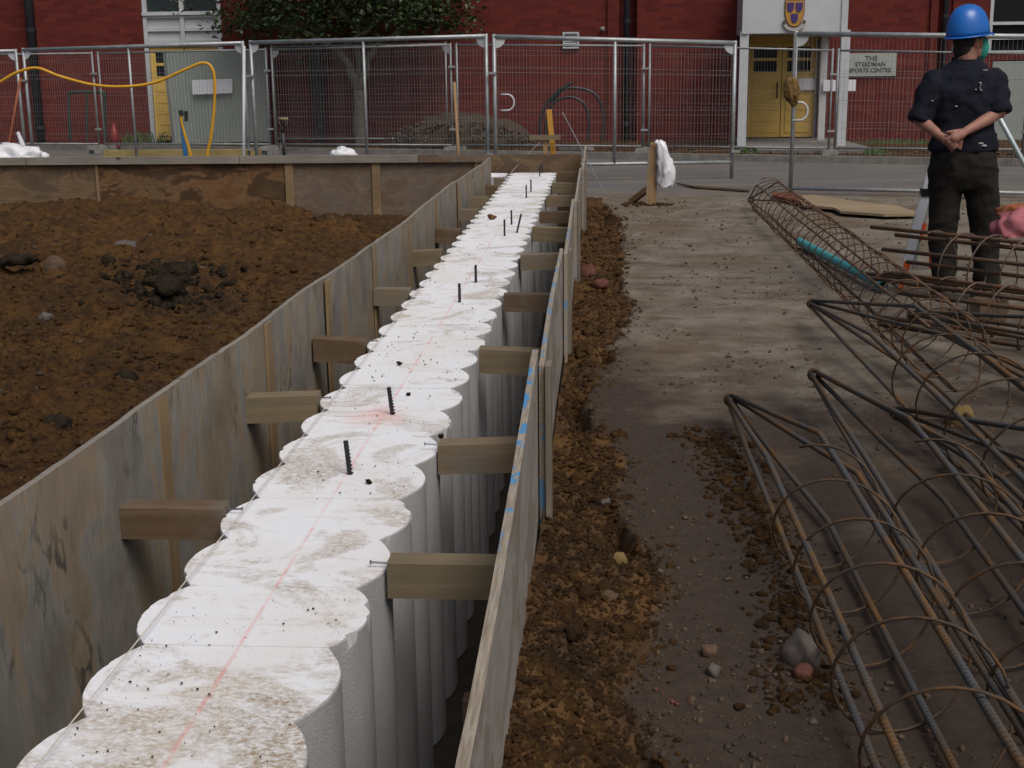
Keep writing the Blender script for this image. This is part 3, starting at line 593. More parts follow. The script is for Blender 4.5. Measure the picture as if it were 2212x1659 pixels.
# crumbs on the polystyrene
n = 1700; y = ysamp(n, 2.0, 12.5); x = rng.uniform(XA+.05, XB-.05, n); d = fbm(x*3, y*3, 3, 12); kk = d > -.05; x, y = x[kk], y[kk]; s = np.minimum(.0008*rng.random(len(x))**-.5, .0036)*(.8+.05*y)
scatter('soil_crumbs', np.stack([x, y, np.full(len(x), ZS+.003)+s*.3], -1), s, M['soil'], 0, 'dark soil crumbs sprinkled on top of the white polystyrene', 'soil')
for (px, py, r, lb) in [(1063, 473, .035, 'brown clod on the far part of the white strip'), (952, 944, .010, 'red-brown crumb by the brown smear on the white strip'), (795, 1043, .011, 'black pebble in front of the nearest upright bar'), (863, 787, .012, 'dark pebble half way along the white strip'), (882, 853, .009, 'round tan pebble right of the second upright bar')]:
    p = G(px, py, ZS+.004); o = put('clod', np_mesh('clod', SH[1][int(px) % 10]*r+np.array([p.x, p.y, ZS+.004+r*.4]), IC[1][1]), M['clay_dark'] if r < .013 else M['clod'], loc=(p.x, p.y, ZS+.004)); tag(o, lb, 'clod')

# timber spacers between strip and shutters, each nailed
ordn = ['nearest', 'second nearest', 'third', 'fourth', 'fifth', 'sixth', 'seventh', 'eighth', 'ninth', 'tenth and farthest']
SPL = [(278, 1098), (555, 862), (688, 737), (804, 625), (882, 545), (940, 497), (983, 453), (1012, 428), (1035, 402), (1058, 385)]
SPR = [(842, 1218), (953, 965), (1040, 760), (1090, 637), (1127, 553), (1152, 494), (1172, 458), (1187, 425), (1200, 397), (1212, 372)]
for side, L in (('left', SPL), ('right', SPR)):
    for i, (px, py) in enumerate(L):
        yy0 = G(px, py, .335).y; wy = .078+.008*(i % 3); h = .092+.006*((i*7) % 3); zt = .335+.004*((i*5) % 3)
        if side == 'left': xa, xb = XL(yy0)+.003, XA-.004+.006
        else: xa, xb = XB-.002, -.238
        r = thing('timber_spacer', f'short timber spacer on the {side} of the white strip, {ordn[i]} from the camera', 'timber', ((xa+xb)/2, yy0, zt-h), f'{side} timber spacers in the trench')
        tl = .006*math.sin(i*2.1); mb = MB()
        y1 = yy0+wy; mb.hexa([(xa, yy0, zt-h-tl), (xb, yy0+tl, zt-h+tl), (xb, y1+tl, zt-h+tl), (xa, y1, zt-h-tl), (xa, yy0, zt-tl), (xb, yy0+tl, zt+tl), (xb, y1+tl, zt+tl), (xa, y1, zt-tl)])
        mb.build('block', [M['batten_x'], M['batten_x2'], M['batten_x3']][(i+(0 if side == 'left' else 1)*2+(i == 0)*2) % 3], r)
        e = xb if side == 'left' else xa; sg = 1 if side == 'left' else -1; zn = zt-.014; ln_ = .045 if i < 3 else .03
        if side == 'left': p0, p1 = (e-.01, yy0+wy*.5, zn), (e+ln_, yy0+wy*.45, zn+.004)
        else: p0, p1 = (e+.01, yy0+wy*.5, zn), (e-ln_, yy0+wy*.45, zn+.004)
        mb = MB(); mb.tube([p0, p1], .0028, 6); mb.tube([Vector(p1), Vector(p1)+Vector((sg*.003, 0, 0))], .006, 8); mb.build('nail', M['nail'], r)
for (px, py, z, lb) in [(985, 1535, -.12, 'lower timber spacer deep in the right gap near the camera')]:
    p = G(px, py, z); r = MB(); r.box((-.305, p.y, z), (.125, .06, .08)); tag(r.build('timber_spacer', M['batten_x3'], loc=(-.305, p.y, z-.04)), lb, 'timber')

# upright bar stubs
ST = [(758, 1025, .108, .012, 'nearest one, ribbed'), (850, 895, .10, .014, 'second from the camera'), (993, 653, .10, .0, 'third from the camera'), (1028, 610, .10, 0, 'fourth from the camera'), (1090, 510, .12, 0, 'left one of the three beside the brown clod'), (1105, 485, .11, 0, 'rear one of the three beside the brown clod'), (1113, 503, .14, .045, 'leaning one of three by the clod'), (1137, 428, .12, 0, 'left one of the pair nearer the far end'), (1147, 415, .12, 0, 'right one of the pair nearer the far end'), (1166, 381, .13, 0, 'front one at the far end'), (1171, 374, .12, 0, 'rear one at the far end')]
for i, (px, py, h, lean, lb) in enumerate(ST):
    p = G(px, py, ZS); mb = MB(); a = p+Vector((0, 0, -.05)); b = p+Vector((lean if i == 6 else -lean, 0, h)); mb.tube([a, b], .0072, 10)
    if i < 4:
        nr = int(h/.011)
        for k in range(nr):
            t = (k+.5)/nr; q = (p).lerp(b, t); mb.tube([q+Vector((0, 0, -.0016)), q+Vector((0, 0, .0016))], .0084, 10)
    tag(mb.build('rebar_stub', M['stub'], loc=p), 'dark bar stub in the white strip, '+lb, 'steel bar', 'upright bars in the polystyrene')

# string line and profile board
pa = G(75, 1659, ZS+.02); pb = G(660, 935, ZS+.016); pc = G(1110, 366, ZS+.03); pe = PY(1167, 306, 15.9)
d0 = (pa-pb).normalized(); s0 = pa+d0*1.6; s0.z = ZS+.02
tag(MB().tube([s0, pa, pb, pc, pe], .0016, 6).build('string_line', M['rope'], loc=s0), 'thin pale string stretched along the left edge of the white strip', 'string')
r = thing('profile_board', 'wooden cross board on a short peg at the far trench end, string tied on', 'stake', (PY(1178, 325, 15.95).x, 15.95, 0))
a = PY(1143, 297, 15.93); b = PY(1211, 297, 15.93); MB().bar(a, b, .03, .055).build('cross_board', M['batten_x2'], r)
c = PY(1178, 305, 15.96); MB().box((c.x-.0, 15.965, (c.z)/2), (.05, .04, c.z)).build('peg', M['post_z'], r)
a = PY(1203, 330, 16.1); b = PY(1186, 237, 16.0); a.z = 0
tag(MB().bar(a, b, .062, .03, up=(0, 1, 0)).build('timber_stake', M['orange_wood'], loc=a), 'bright orange-yellow stake leaning behind the cross board', 'stake')
a = PY(1300, 397, 16.6); a.z = .0; b = PY(1215, 242, 17.2)
tag(MB().tube([a, b], .006, 6).build('thin_rod', M['steel_dull'], loc=a), 'thin bent steel rod leaning on the closed gate by the trench end', 'rod')
# ------------------------------------------------------------------ far setting: kerb, bed, path
KA, KB = Vector((-14, 26.3, 0)), Vector((9, 18.35, 0))
KA = Vector((1.37-.0, 21.18, 0))+Vector((-1, .33, 0))*14; KB = Vector((1.37, 21.18, 0))+Vector((1, -.35, 0))*9
mb = MB(); mb.bar(KA+Vector((0, 0, .02)), KB+Vector((0, 0, .02)), .125, .16); tag(mb.build('kerb', M['kerb']), kind='structure')
BO, BA = Vector((3.4, 24.7, 0)), math.radians(-3.0)
BU, BN = Vector((math.cos(BA), math.sin(BA), 0)), Vector((math.sin(BA), -math.cos(BA), 0))
def BW(u, out, z): return BO+BU*u+BN*out+Vector((0, 0, z))
def BP(px, py, out=0.0):
    d = ray(px, py); o = Vector((0, 0, HC)); t = (BO+BN*out-o).dot(BN)/d.dot(BN); p = o+d*t; return (p-BO).dot(BU), p.z
kn = Vector((.33, 1, 0)).normalized()*.06
mb = MB(); n1 = 60; vs_ = []
for i in range(n1+1):
    t = i/n1; a = (KA+kn).lerp(KB+kn, t)
    u = (a-BO).dot(BU); b = BW(u, .02, 0)
    for j in range(9):
        q = a.lerp(b, j/8); vs_.append((q.x, q.y, .07+.05*float(fbm(q.x*2, q.y*2, 3, 4))*(0 < j < 8)))
mb.add(vs_, [(i*9+j, (i+1)*9+j, (i+1)*9+j+1, i*9+j+1) for i in range(n1) for j in range(8)])
tag(mb.build('planting_bed', M['bed'], smooth=True), kind='structure')
u0, _ = BP(1600, 300); u1, _ = BP(1785, 300); mb = MB()
P4 = [BW(u0-.1, 0.03, .115), BW(u1+.15, 0.03, .115), BW(u1+.5, 3.35, .115), BW(u0-.15, 3.15, .115)]
mb.hexa([p+Vector((0, 0, -.10)) for p in P4]+P4); tag(mb.build('entrance_path', M['kerb']), kind='structure')

# ------------------------------------------------------------------ the sports building
BD = thing('sports_building', 'dark red brick sports hall with white entrance canopy and yellow doors', 'building', BO)
BD.rotation_euler.z = 0
ROT = Matrix.Rotation(BA, 4, 'Z')
def bpart(mb, name, m, parent=None, smooth=False):
    """mb is in facade coordinates (u, -out, z)"""
    me = mb.mesh(name, smooth); bm = bmesh.new(); bm.from_mesh(me); bmesh.ops.recalc_face_normals(bm, faces=bm.faces); bm.to_mesh(me); bm.free()
    if isinstance(m, (list, tuple)):
        for q in m: me.materials.append(q)
    else: me.materials.append(m)
    o = bpy.data.objects.new(name, me); C.objects.link(o); o.parent = parent or BD
    if parent is None or parent is BD: o.rotation_euler.z = BA
    return o
def rect(x0, y0, x1, y1, out=0.0):
    a = BP(x0, y1, out); b = BP(x1, y0, out); return a[0], b[0], a[1], b[1]     # u0,u1,z0,z1
HTOP = 6.8; UL, UR = -19, 11.5
wl0 = BP(312, 100)[0]; wl1 = BP(481, 100)[0]
e0 = BP(1611, 200)[0]; e1 = BP(1768, 200)[0]; ez1 = BP(1690, 76)[1]
r0 = BP(1337, 200)[0]; r1 = BP(1374, 200)[0]
q0 = BP(2135, 80)[0]
holes = [(wl0, wl1, .05, 4.4, .12), (e0, e1, .05, ez1, .3), (r0, r1, .0, HTOP-.3, .22), (BP(2016, 80)[0], BP(2046, 80)[0], 0, HTOP-.3, .2), (q0, UR-.6, BP(2180, 118)[1], 3.2, .12), (q0+.1, UR-.6, .05, BP(2180, 122)[1]-.06, .12), (BP(-30, 150)[0], BP(62, 150)[0], 0, HTOP-.3, .25), (BP(668, 150)[0], BP(706, 150)[0], 0, HTOP-.3, .15)]
us = sorted({UL, UR}|{h[0] for h in holes}|{h[1] for h in holes}); zs = sorted({-.1, HTOP}|{h[2] for h in holes}|{h[3] for h in holes})
mb = MB()
def inside(u, z):
    for h in holes:
        if h[0] < u < h[1] and h[2] < z < h[3]: return h
for i in range(len(us)-1):
    for j in range(len(zs)-1):
        if inside((us[i]+us[i+1])/2, (zs[j]+zs[j+1])/2) is None: mb.add([(us[i], 0, zs[j]), (us[i+1], 0, zs[j]), (us[i+1], 0, zs[j+1]), (us[i], 0, zs[j+1])], [(0, 1, 2, 3)])
for h in holes:
    a, b, c, d, k = h
    mb.add([(a, 0, c), (a, k, c), (a, k, d), (a, 0, d)], [(0, 1, 2, 3)]); mb.add([(b, 0, c), (b, k, c), (b, k, d), (b, 0, d)], [(3, 2, 1, 0)])
    mb.add([(a, 0, d), (b, 0, d), (b, k, d), (a, k, d)], [(0, 1, 2, 3)]); mb.add([(a, 0, c), (b, 0, c), (b, k, c), (a, k, c)], [(3, 2, 1, 0)])
    mb.add([(a, k, c), (b, k, c), (b, k, d), (a, k, d)], [(0, 1, 2, 3)])
for (a, b) in ((UL, UL), (UR, UR)): mb.add([(a, 0, -.1), (a, 14, -.1), (a, 14, HTOP), (a, 0, HTOP)], [(0, 1, 2, 3)])
mb.add([(UL, 14, -.1), (UR, 14, -.1), (UR, 14, HTOP), (UL, 14, HTOP)], [(0, 1, 2, 3)])
bpart(mb, 'wall', M['brick'])
mb = MB(); mb.box(((UL+UR)/2, 6.9, HTOP+.1), (UR-UL+.6, 14.8, .2)); bpart(mb, 'roof', M['white_paint'])
# brick piers beside the recessed downpipes
for (xa, xb) in ((1312, 1336.3), (1374.8, 1398), (2000, 2015.5), (2046.5, 2064)):
    a, b = BP(xa, 200)[0], BP(xb, 200)[0]; mb = MB(); mb.box(((a+b)/2, -.028, HTOP/2-.15), (b-a, .05, HTOP-.3)); bpart(mb, 'brick_pier', M['brick'])
for px, w in ((1353.5, .115), (2034, .10), (78, .17), (688, .14)):
    u = BP(px, 150)[0]; mb = MB(); mb.tube([(u, -.06, .08), (u, -.06, HTOP-.35)], w/2, 12)
    o = bpart(mb, 'downpipe', M['pipe_black'], smooth=True)
    for z in (.35, 2.15, 3.9, 5.5): mb = MB(); mb.tube([(u, -.06, z), (u, -.06, z+.07)], w/2+.012, 12); bpart(mb, 'pipe_collar', M['pipe_black'], o)
# left window bay: glass above, white panels, yellow door below
fr = MB(); z9 = BP(400, 95)[1]; z8 = BP(400, 33)[1]; z7 = BP(400, 24)[1]; uc = (wl0+wl1)/2; W = wl1-wl0
for u in (wl0+.04, wl1-.04, uc): fr.box((u, .035, (z9+4.4)/2), (.075, .06, 4.4-z9))
for z in (z9+.03, BP(400, 64)[1], z8-.02): fr.box((uc, .036, z), (W-.006, .055, .05))
o = bpart(fr, 'window_frame', M['white_paint'])
for k, (ua, ub) in enumerate(((wl0+.08, uc-.04), (uc+.04, wl1-.08))):
    for (za, zb) in ((z9+.06, BP(400, 64)[1]-.028), (BP(400, 64)[1]+.028, z8-.05)):
        mb = MB(); mb.box(((ua+ub)/2, .062, (za+zb)/2), (ub-ua, .02, zb-za)); bpart(mb, 'white_panel', M['white_paint'], o)
    mb = MB(); mb.box(((ua+ub)/2, .075, (z7+4.38)/2), (ub-ua, .012, 4.38-z7)); bpart(mb, 'pane', M['glass_pale'], o)
mb = MB(); mb.box((uc, .02, (z8+z7)/2), (W-.004, .10, z7-z8-.01)); bpart(mb, 'window_sill', M['white_paint'], o)
def leaf(u0, u1, z0, z1, dpt, wz0, wz1, hand, cols=1):
    mb = MB(); t = .045; wu0, wu1 = u0+.12*(u1-u0)*1.2, u1-.12*(u1-u0)*1.2
    mb.box(((u0+u1)/2, dpt+.02, (z0+wz0)/2), (u1-u0, t, wz0-z0)); mb.box(((u0+u1)/2, dpt+.02, (wz1+z1)/2), (u1-u0, t, z1-wz1))
    mb.box(((u0+wu0)/2, dpt+.02, (wz0+wz1)/2), (wu0-u0, t, wz1-wz0)); mb.box(((wu1+u1)/2, dpt+.02, (wz0+wz1)/2), (u1-wu1, t, wz1-wz0))
    mb.box(((wu0+wu1)/2, dpt+.02, (wz0+wz1)/2), (wu1-wu0, t*.8, .05))
    for k in range(5):      # horizontal boarding, proud strips
        za = z0+.08+(wz0-z0-.16)*k/5; zb = z0+.08+(wz0-z0-.16)*(k+1)/5-.018; mb.box(((u0+u1)/2, dpt-.008, (za+zb)/2), ((u1-u0)*.74, .012, zb-za))
    d = bpart(mb, 'door', M['yellow_door'])
    for (a, b) in ((wz0, (wz0+wz1)/2-.025), ((wz0+wz1)/2+.025, wz1)):
        mb = MB(); mb.box(((wu0+wu1)/2, dpt+.025, (a+b)/2), (wu1-wu0, .012, b-a)); bpart(mb, 'pane', M['glass'], d)
    if hand:
        uh = u1-.07 if hand > 0 else u0+.07; zc = z0+(z1-z0)*.50; mb = MB(); mb.tube([(uh, dpt-.01, zc-.13), (uh, dpt-.05, zc-.11), (uh, dpt-.05, zc+.11), (uh, dpt-.01, zc+.13)], .013, 8); bpart(mb, 'handle', M['black'], d)
    return d
zd0 = .13; zd1 = BP(345, 103)[1]; leaf(wl0+.09, uc-.01, zd0, zd1, .03, BP(345, 165)[1], BP(345, 113)[1], 1); leaf(uc+.01, wl1-.09, zd0, zd1, .03, BP(345, 165)[1], BP(345, 113)[1], -1)
mb = MB()
for u in (wl0+.042, wl1-.042): mb.box((u, .03, (z9+.0)/2), (.08, .09, z9-.12))
mb.box((uc, .03, (zd1+z9)/2), (W-.17, .08, z9-zd1-.02)); bpart(mb, 'door_frame', [M['white_paint']])
# entrance doors
dz0 = .125; dz1 = BP(1690, 92)[1]; um = (e0+e1)/2
leaf(e0+.05, um-.006, dz0, dz1, .2, BP(1690, 155)[1], BP(1690, 101)[1], 1); leaf(um+.006, e1-.05, dz0, dz1, .2, BP(1690, 155)[1], BP(1690, 101)[1], -1)
mb = MB(); mb.box((um, .21, (dz1+ez1)/2+.0), (e1-e0-.01, .05, ez1-dz1-.01)); bpart(mb, 'transom', M['yellow_door'])
mb = MB()
for u in (e0+.022, e1-.022): mb.box((u, .2, (dz1+.1)/2), (.042, .1, dz1-.12))
bpart(mb, 'door_frame', M['white_paint'])
# canopy
OUT = 2.2
cu0, cz0 = BP(1603, 73, OUT); cu1, _ = BP(1830, 73, OUT); cz1 = cz0+.95
mb = MB(); mb.box(((cu0+cu1)/2, -OUT/2, (cz0+cz1)/2), (cu1-cu0, OUT-.002, cz1-cz0)); cn = bpart(mb, 'canopy', M['white_paint'])
for u in (cu0+.05, cu1-.05): mb = MB(); mb.box((u, -OUT-.012, (cz0+cz1)/2), (.10, .02, cz1-cz0+.006)); bpart(mb, 'corner_trim', M['white_paint'], cn)
for px, yb, w in ((1605, 320, .14), (1822, 322, .14)):
    u = BP(px, 200, OUT)[0]; mb = MB(); mb.box((u, -OUT+.08, cz0/2+.03), (w, .14, cz0+.02)); bpart(mb, 'canopy_column', M['white_paint'])
u = BP(1777, 200, .6)[0]; mb = MB(); mb.box((u, -.6, cz0/2+.03), (.11, .10, cz0+.02)); bpart(mb, 'canopy_column', M['white_paint'])
# crest on the canopy front
cuu, czz = BP(1716, 32, OUT); w = .145; h = .20
def shield(cx, cz, w, h, y0, y1):
    pts = [(cx-w, cz+h)]+[(cx+w, cz+h)]
    for i in range(9):
        t = i/8; pts.append((cx+w*(1-.0*t)*math.cos(t*PI/2)**.8 if t < 1 else cx, cz+h*.15-h*1.15*math.sin(t*PI/2)**1.2))
    for i in range(7, -1, -1):
        t = i/8; pts.append((cx-w*math.cos(t*PI/2)**.8, cz+h*.15-h*1.15*math.sin(t*PI/2)**1.2))
    return MB().prism(pts, y0, y1, 1)
cr = bpart(shield(cuu, czz+.02, w, h, -OUT-.004, -OUT-.03), 'crest', M['gold'], cn)
bpart(shield(cuu, czz+.02, w*1.08, h*1.06, -OUT-.003, -OUT-.018), 'crest_rim', M['crest_dark'], cr)
for dx, dz in ((-.068, .115), (.068, .115), (0, -.055)): bpart(shield(cuu+dx, czz+dz, .055, .072, -OUT-.031, -OUT-.04), 'small_shield', M['purple'], cr)
mb = MB(); pts = [(cuu+.16*math.cos(a), -OUT-.03, czz-.10+.13*math.sin(a)) for a in np.linspace(PI*1.12, PI*1.88, 14)]
for i in range(13): mb.bar(pts[i], pts[i+1], .02, .05, up=(0, 0, 1))
bpart(mb, 'motto_ribbon', M['ribbon'], cr)
mb = MB()
for sg in (-1, 1): mb.box((cuu+sg*.155, -OUT-.03, czz-.115), (.045, .022, .06), (0, sg*.5, 0))
bpart(mb, 'ribbon_end', M['crest_dark'], cr)
# louvre and lamp
a, b, c, d = rect(1216, 69, 1251, 105); mb = MB()
for (p, s) in ((((a+b)/2, -.03, d-.015), (b-a, .05, .03)), (((a+b)/2, -.03, c+.015), (b-a, .05, .03)), ((a+.015, -.03, (c+d)/2), (.03, .05, d-c-.061)), ((b-.015, -.03, (c+d)/2), (.03, .05, d-c-.061))): mb.box(p, s)
lv = bpart(mb, 'louvre_vent', M['white_paint']); mb = MB(); mb.box(((a+b)/2, -.004, (c+d)/2), (b-a-.061, .006, d-c-.061)); bpart(mb, 'vent_back', M['black'], lv)
for k in range(6): mb = MB(); mb.box(((a+b)/2, -.026, c+.05+(d-c-.09)*k/5), (b-a-.064, .03, .012), (.7, 0, 0)); bpart(mb, 'slat', M['white_paint'], lv)
u, z = BP(1302, 63); mb = MB(); mb.ball((u, -.09, z), .045); mb.tube([(u, -.005, z), (u, -.09, z)], .02, 8); bpart(mb, 'wall_lamp', M['concrete_block'], smooth=True)
# right window and pale panels
za = BP(2180, 116)[1]; mb = MB()
for z in (za+.03, BP(2180, 50)[1], BP(2180, 82)[1]): mb.box(((q0+UR-.6)/2, .04, z), (UR-.6-q0-.01, .06, .05))
for k in range(6): mb.box((q0+.035+k*(UR-.6-q0-.07)/5, .042, (za+3.2)/2), (.055, .055, 3.2-za-.01))
o = bpart(mb, 'window_frame', M['white_paint']); mb = MB(); mb.box(((q0+UR-.6)/2, .085, (za+3.2)/2), (UR-.6-q0-.02, .01, 3.2-za-.02)); bpart(mb, 'pane', M['glass'], o)
zt = BP(2180, 122)[1]-.06
for k in range(3):
    uu0 = q0+.11+k*(UR-.71-q0)/3; uu1 = q0+.11+(k+1)*(UR-.71-q0)/3-.02; mb = MB(); mb.box(((uu0+uu1)/2, .03, zt/2+.02), (uu1-uu0, .05, zt-.08)); bpart(mb, 'pale_panel', M['hoarding'])

def on_wall(name, label, cat, box, out, th, m):
    a, b, c, d = box; o = MB().box((0, 0, 0), (b-a, th, d-c)).build(name, m, loc=None); p = BW((a+b)/2, out+th/2, (c+d)/2); o.location = p; o.rotation_euler.z = BA; return tag(o, label, cat)
sg = thing('wall_sign', 'pale board lettered THE STEEDMAN SPORTS CENTRE on the brick wall', 'sign', BW(0, 0, 0))
a, b, c, d = rect(1826, 114, 1937, 165, .03); sgp = MB(); sgp.box(((a+b)/2, -.022, (c+d)/2), (b-a, .04, d-c)); bpart(sgp, 'board', M['sign'], sg).rotation_euler.z = BA
def text(body, u, z, size, out, m, parent, sx=1.0):
    cu = bpy.data.curves.new('t', 'FONT'); cu.body = body; cu.size = size; cu.align_x = 'CENTER'; cu.align_y = 'CENTER'; cu.extrude = .002; cu.offset = .0015
    to = bpy.data.objects.new('t', cu); C.objects.link(to); dg = bpy.context.evaluated_depsgraph_get(); me = bpy.data.meshes.new_from_object(to.evaluated_get(dg)); bpy.data.objects.remove(to)
    me.transform(Matrix.Translation((u, -out, z)) @ Matrix.Rotation(PI/2, 4, 'X') @ Matrix.Diagonal((sx, 1, 1, 1))); me.materials.clear(); me.materials.append(m)
    o = bpy.data.objects.new('lettering', me); C.objects.link(o); o.parent = parent; o.rotation_euler.z = BA; return o
hh = d-c
text('THE', (a+b)/2, c+hh*.77, hh*.30, .046, M['grey_paint'], sg); text('STEEDMAN', (a+b)/2-.01, c+hh*.51, hh*.265, .046, M['grey_paint'], sg, 1.0); text('SPORTS CENTRE', (a+b)/2-.01, c+hh*.25, hh*.265, .046, M['grey_paint'], sg, .92)
on_wall('paper_notice', 'white paper notice on the right yellow entrance door', 'notice', rect(1700, 169, 1765, 195, -.13), -.14, .004, M['paper'])
on_wall('paper_notice', 'white paper notice on the post and bricks right of the entrance', 'notice', rect(1778, 172, 1849, 197, .7), .7, .004, M['paper'])

# corrugated grey-green hoarding
Yh = 24.6; TL, TR, BL, BR = PY(356, 111, Yh), PY(577, 107, Yh-.1), PY(377, 309, Yh), PY(583, 306, Yh-.1)
BL.z = max(BL.z, .05); BR.z = max(BR.z, .05)
mb = MB(); nu = 116; vs_ = []
for i in range(nu+1):
    t = i/nu; o_ = .006 if (i % 4) in (1, 2) else 0
    for (p, q) in ((BL, BR), (TL, TR)): v = p.lerp(q, t); vs_.append((v.x, v.y-o_, v.z))
mb.add(vs_, [(2*i, 2*i+2, 2*i+3, 2*i+1) for i in range(nu)])
vs2 = [(x, y+.006, z) for (x, y, z) in vs_]; mb.add(vs2, [(2*i+1, 2*i+3, 2*i+2, 2*i) for i in range(nu)])
HD = thing('hoarding_panel', 'leaning grey-green corrugated hoarding sheet in front of the left yellow door', 'hoarding', (BL+BR)/2)
mb.build('sheet', M['hoarding'], HD, fixn=False); MB().bar(TL+Vector((-.02, -.01, -.0)), BL+Vector((-.02, -.01, 0)), .03, .03).build('edge_strip', M['steel_dull'], HD)
a, b, c, d = PY(416, 173, Yh-.1), PY(503, 170, Yh-.1), PY(503, 201, Yh-.1), PY(417, 204, Yh-.1)
mb = MB(); q = Vector((0, -.03, 0)); mb.hexa([p+q for p in (a, b, c, d)]+[p+q*1.3 for p in (a, b, c, d)]); tag(mb.build('paper_notice', M['paper'], loc=(a+c)/2), 'blank white notice fixed on the grey-green hoarding', 'notice')

# ------------------------------------------------------------------ temporary fencing
def fence(label, L, Rr, zb=.14, mid=True, kind='far', hooks=False, gus=True, rr=.021, wm=None, legs=True):
    (xl, yl, Yl), (xr, yr, Yr) = L, Rr; tl, tr = PY(xl, yl, Yl), PY(xr, yr, Yr)
    r = thing('mesh_fence', label, 'fence', ((tl.x+tr.x)/2, (tl.y+tr.y)/2, 0), 'temporary mesh fence panels')
    bl, br = Vector((tl.x, tl.y, 0)), Vector((tr.x, tr.y, 0)); st = M['steel'] if kind == 'near' else M['steel_dull']
    for a, b in ((bl, tl), (br, tr)): MB().tube([a, b+Vector((0, 0, .03))], rr, 8).build('post', st, r, smooth=True)
    MB().tube([tl, tr], rr*(1.15 if kind == 'near' else .85), 8).build('top_rail', st, r, smooth=True)
    ba, bb = bl+Vector((0, 0, zb)), br+Vector((0, 0, zb)); MB().tube([ba, bb], rr*.85, 8).build('bottom_rail', st, r, smooth=True)
    if mid: t = .5; MB().tube([ba.lerp(bb, t), tl.lerp(tr, t)], rr*.85, 8).build('middle_post', st, r, smooth=True)
    mb = MB(); wd = (br-bl).length; n = int(wd/.046); wr = .0015 if kind == 'near' else .0011
    for i in range(1, n): t = i/n; mb.tube([ba.lerp(bb, t), tl.lerp(tr, t)], wr, 3, cap=False)
    for f in (.06, .10, .24, .40, .44, .58, .73, .77, .90): mb.tube([ba.lerp(tl, f), bb.lerp(tr, f)], wr*1.15, 3, cap=False)
    mb.build('wire_mesh', wm or M['wire'], r, fixn=False)
    if gus:
        u = (tr-tl).normalized()
        for p, s in ((tl, 1), (tr, -1)):
            mb = MB(); arc = [p+u*s*.02+Vector((0, 0, -.02))]
            for k in range(7): a = PI/2*k/6; arc.append(p+u*s*(.02+.12*math.cos(a))+Vector((0, 0, -.02-.12*math.sin(a))))
            mb.add([q+Vector((0, .004, 0)) for q in arc]+[q-Vector((0, .004, 0)) for q in arc], [tuple(range(8)), tuple(range(15, 7, -1))]+[(i, (i+1) % 8, 8+(i+1) % 8, 8+i) for i in range(8)])
            mb.build('gusset_plate', M['white_paint'] if kind == 'near' else M['steel'], r)
    return r, bl, br, tl, tr
def clamp(r, p):
    mb = MB(); mb.box(p, (.11, .05, .03)); mb.build('clamp', M['steel'], r)
def foot(p, label, ang=0.0, sx=.24, sy=.62):
    r = thing('concrete_ballast', label, 'concrete block', (p.x, p.y, 0), 'concrete feet under the fence'); mb = MB(); a, b = sx/2, sy/2; c, s = math.cos(ang), math.sin(ang)
    def T(x, y, z): return (p.x+c*x-s*y, p.y+s*x+c*y, z)
    z0 = .0
    mb.hexa([T(-a, -b, z0), T(a, -b, z0), T(a, b, z0), T(-a, b, z0), T(-a*.8, -b*.9, .14), T(a*.8, -b*.9, .14), T(a*.8, b*.9, .14), T(-a*.8, b*.9, .14)]); mb.build('block', M['concrete_block'], r)
    MB().hexa([T(-.05, -b-.006, .012), T(.05, -b-.006, .012), T(.05, -b+.03, .012), T(-.05, -b+.03, .012), T(-.05, -b+.006, .07), T(.05, -b+.006, .07), T(.05, -b+.03, .07), T(-.05, -b+.03, .07)]).build('slot', M['black'], r)
# near run
f0 = fence('near fence panel cut by the left picture edge', (-330, 118, 20.9), (34, 110, 20.5), kind='near', rr=.024)
f1 = fence('near fence panel in front of the leaning corrugated sheet', (50, 108, 20.4), (524, 93, 19.0), kind='near', rr=.024)
f2 = fence('near fence panel in front of the tree trunk', (541, 92, 18.9), (1050, 78, 17.55), kind='near', rr=.024)
f3 = fence('closed mesh gate panel behind the far end of the trench', (1067, 79, 17.5), (1588, 93, 17.86), kind='near', rr=.026, zb=.21, mid=True)
f4 = fence('open mesh gate panel behind the man in the blue helmet', (1720, 73, 15.8), (2330, 80, 15.0), kind='near', rr=.024, zb=.06, mid=False)
for ff in (f1, f2, f3):
    clamp(ff[0], ff[3]+Vector((-.03, -.03, -.45))); clamp(ff[0], ff[2]+Vector((.04, -.03, .35)))
def hook(r, p, s, w=.17, h=.20, mtl=None):
    pts = [p+Vector((0, -.03, 0))]+[p+Vector((s*(w*.5+w*.5*math.sin(a)), -.03, -h/2+h/2*math.cos(a))) for a in np.linspace(0, PI, 10)]+[p+Vector((0, -.03, -h))]
    MB().tube(pts, .012, 8).build('gate_hook', M['white_paint'], r, smooth=True)
hook(f3[0], PY(1082, 204, 17.47), 1); hook(f4[0], PY(1712, 221, 15.76), 1)
mb = MB(); p = PY(1720, 72, 15.78); q = PY(1712, 185, 15.76); mb.box((p+q)/2, (.035, .05, abs(p.z-q.z))); mb.build('drop_bolt', M['steel_dull'], f4[0])
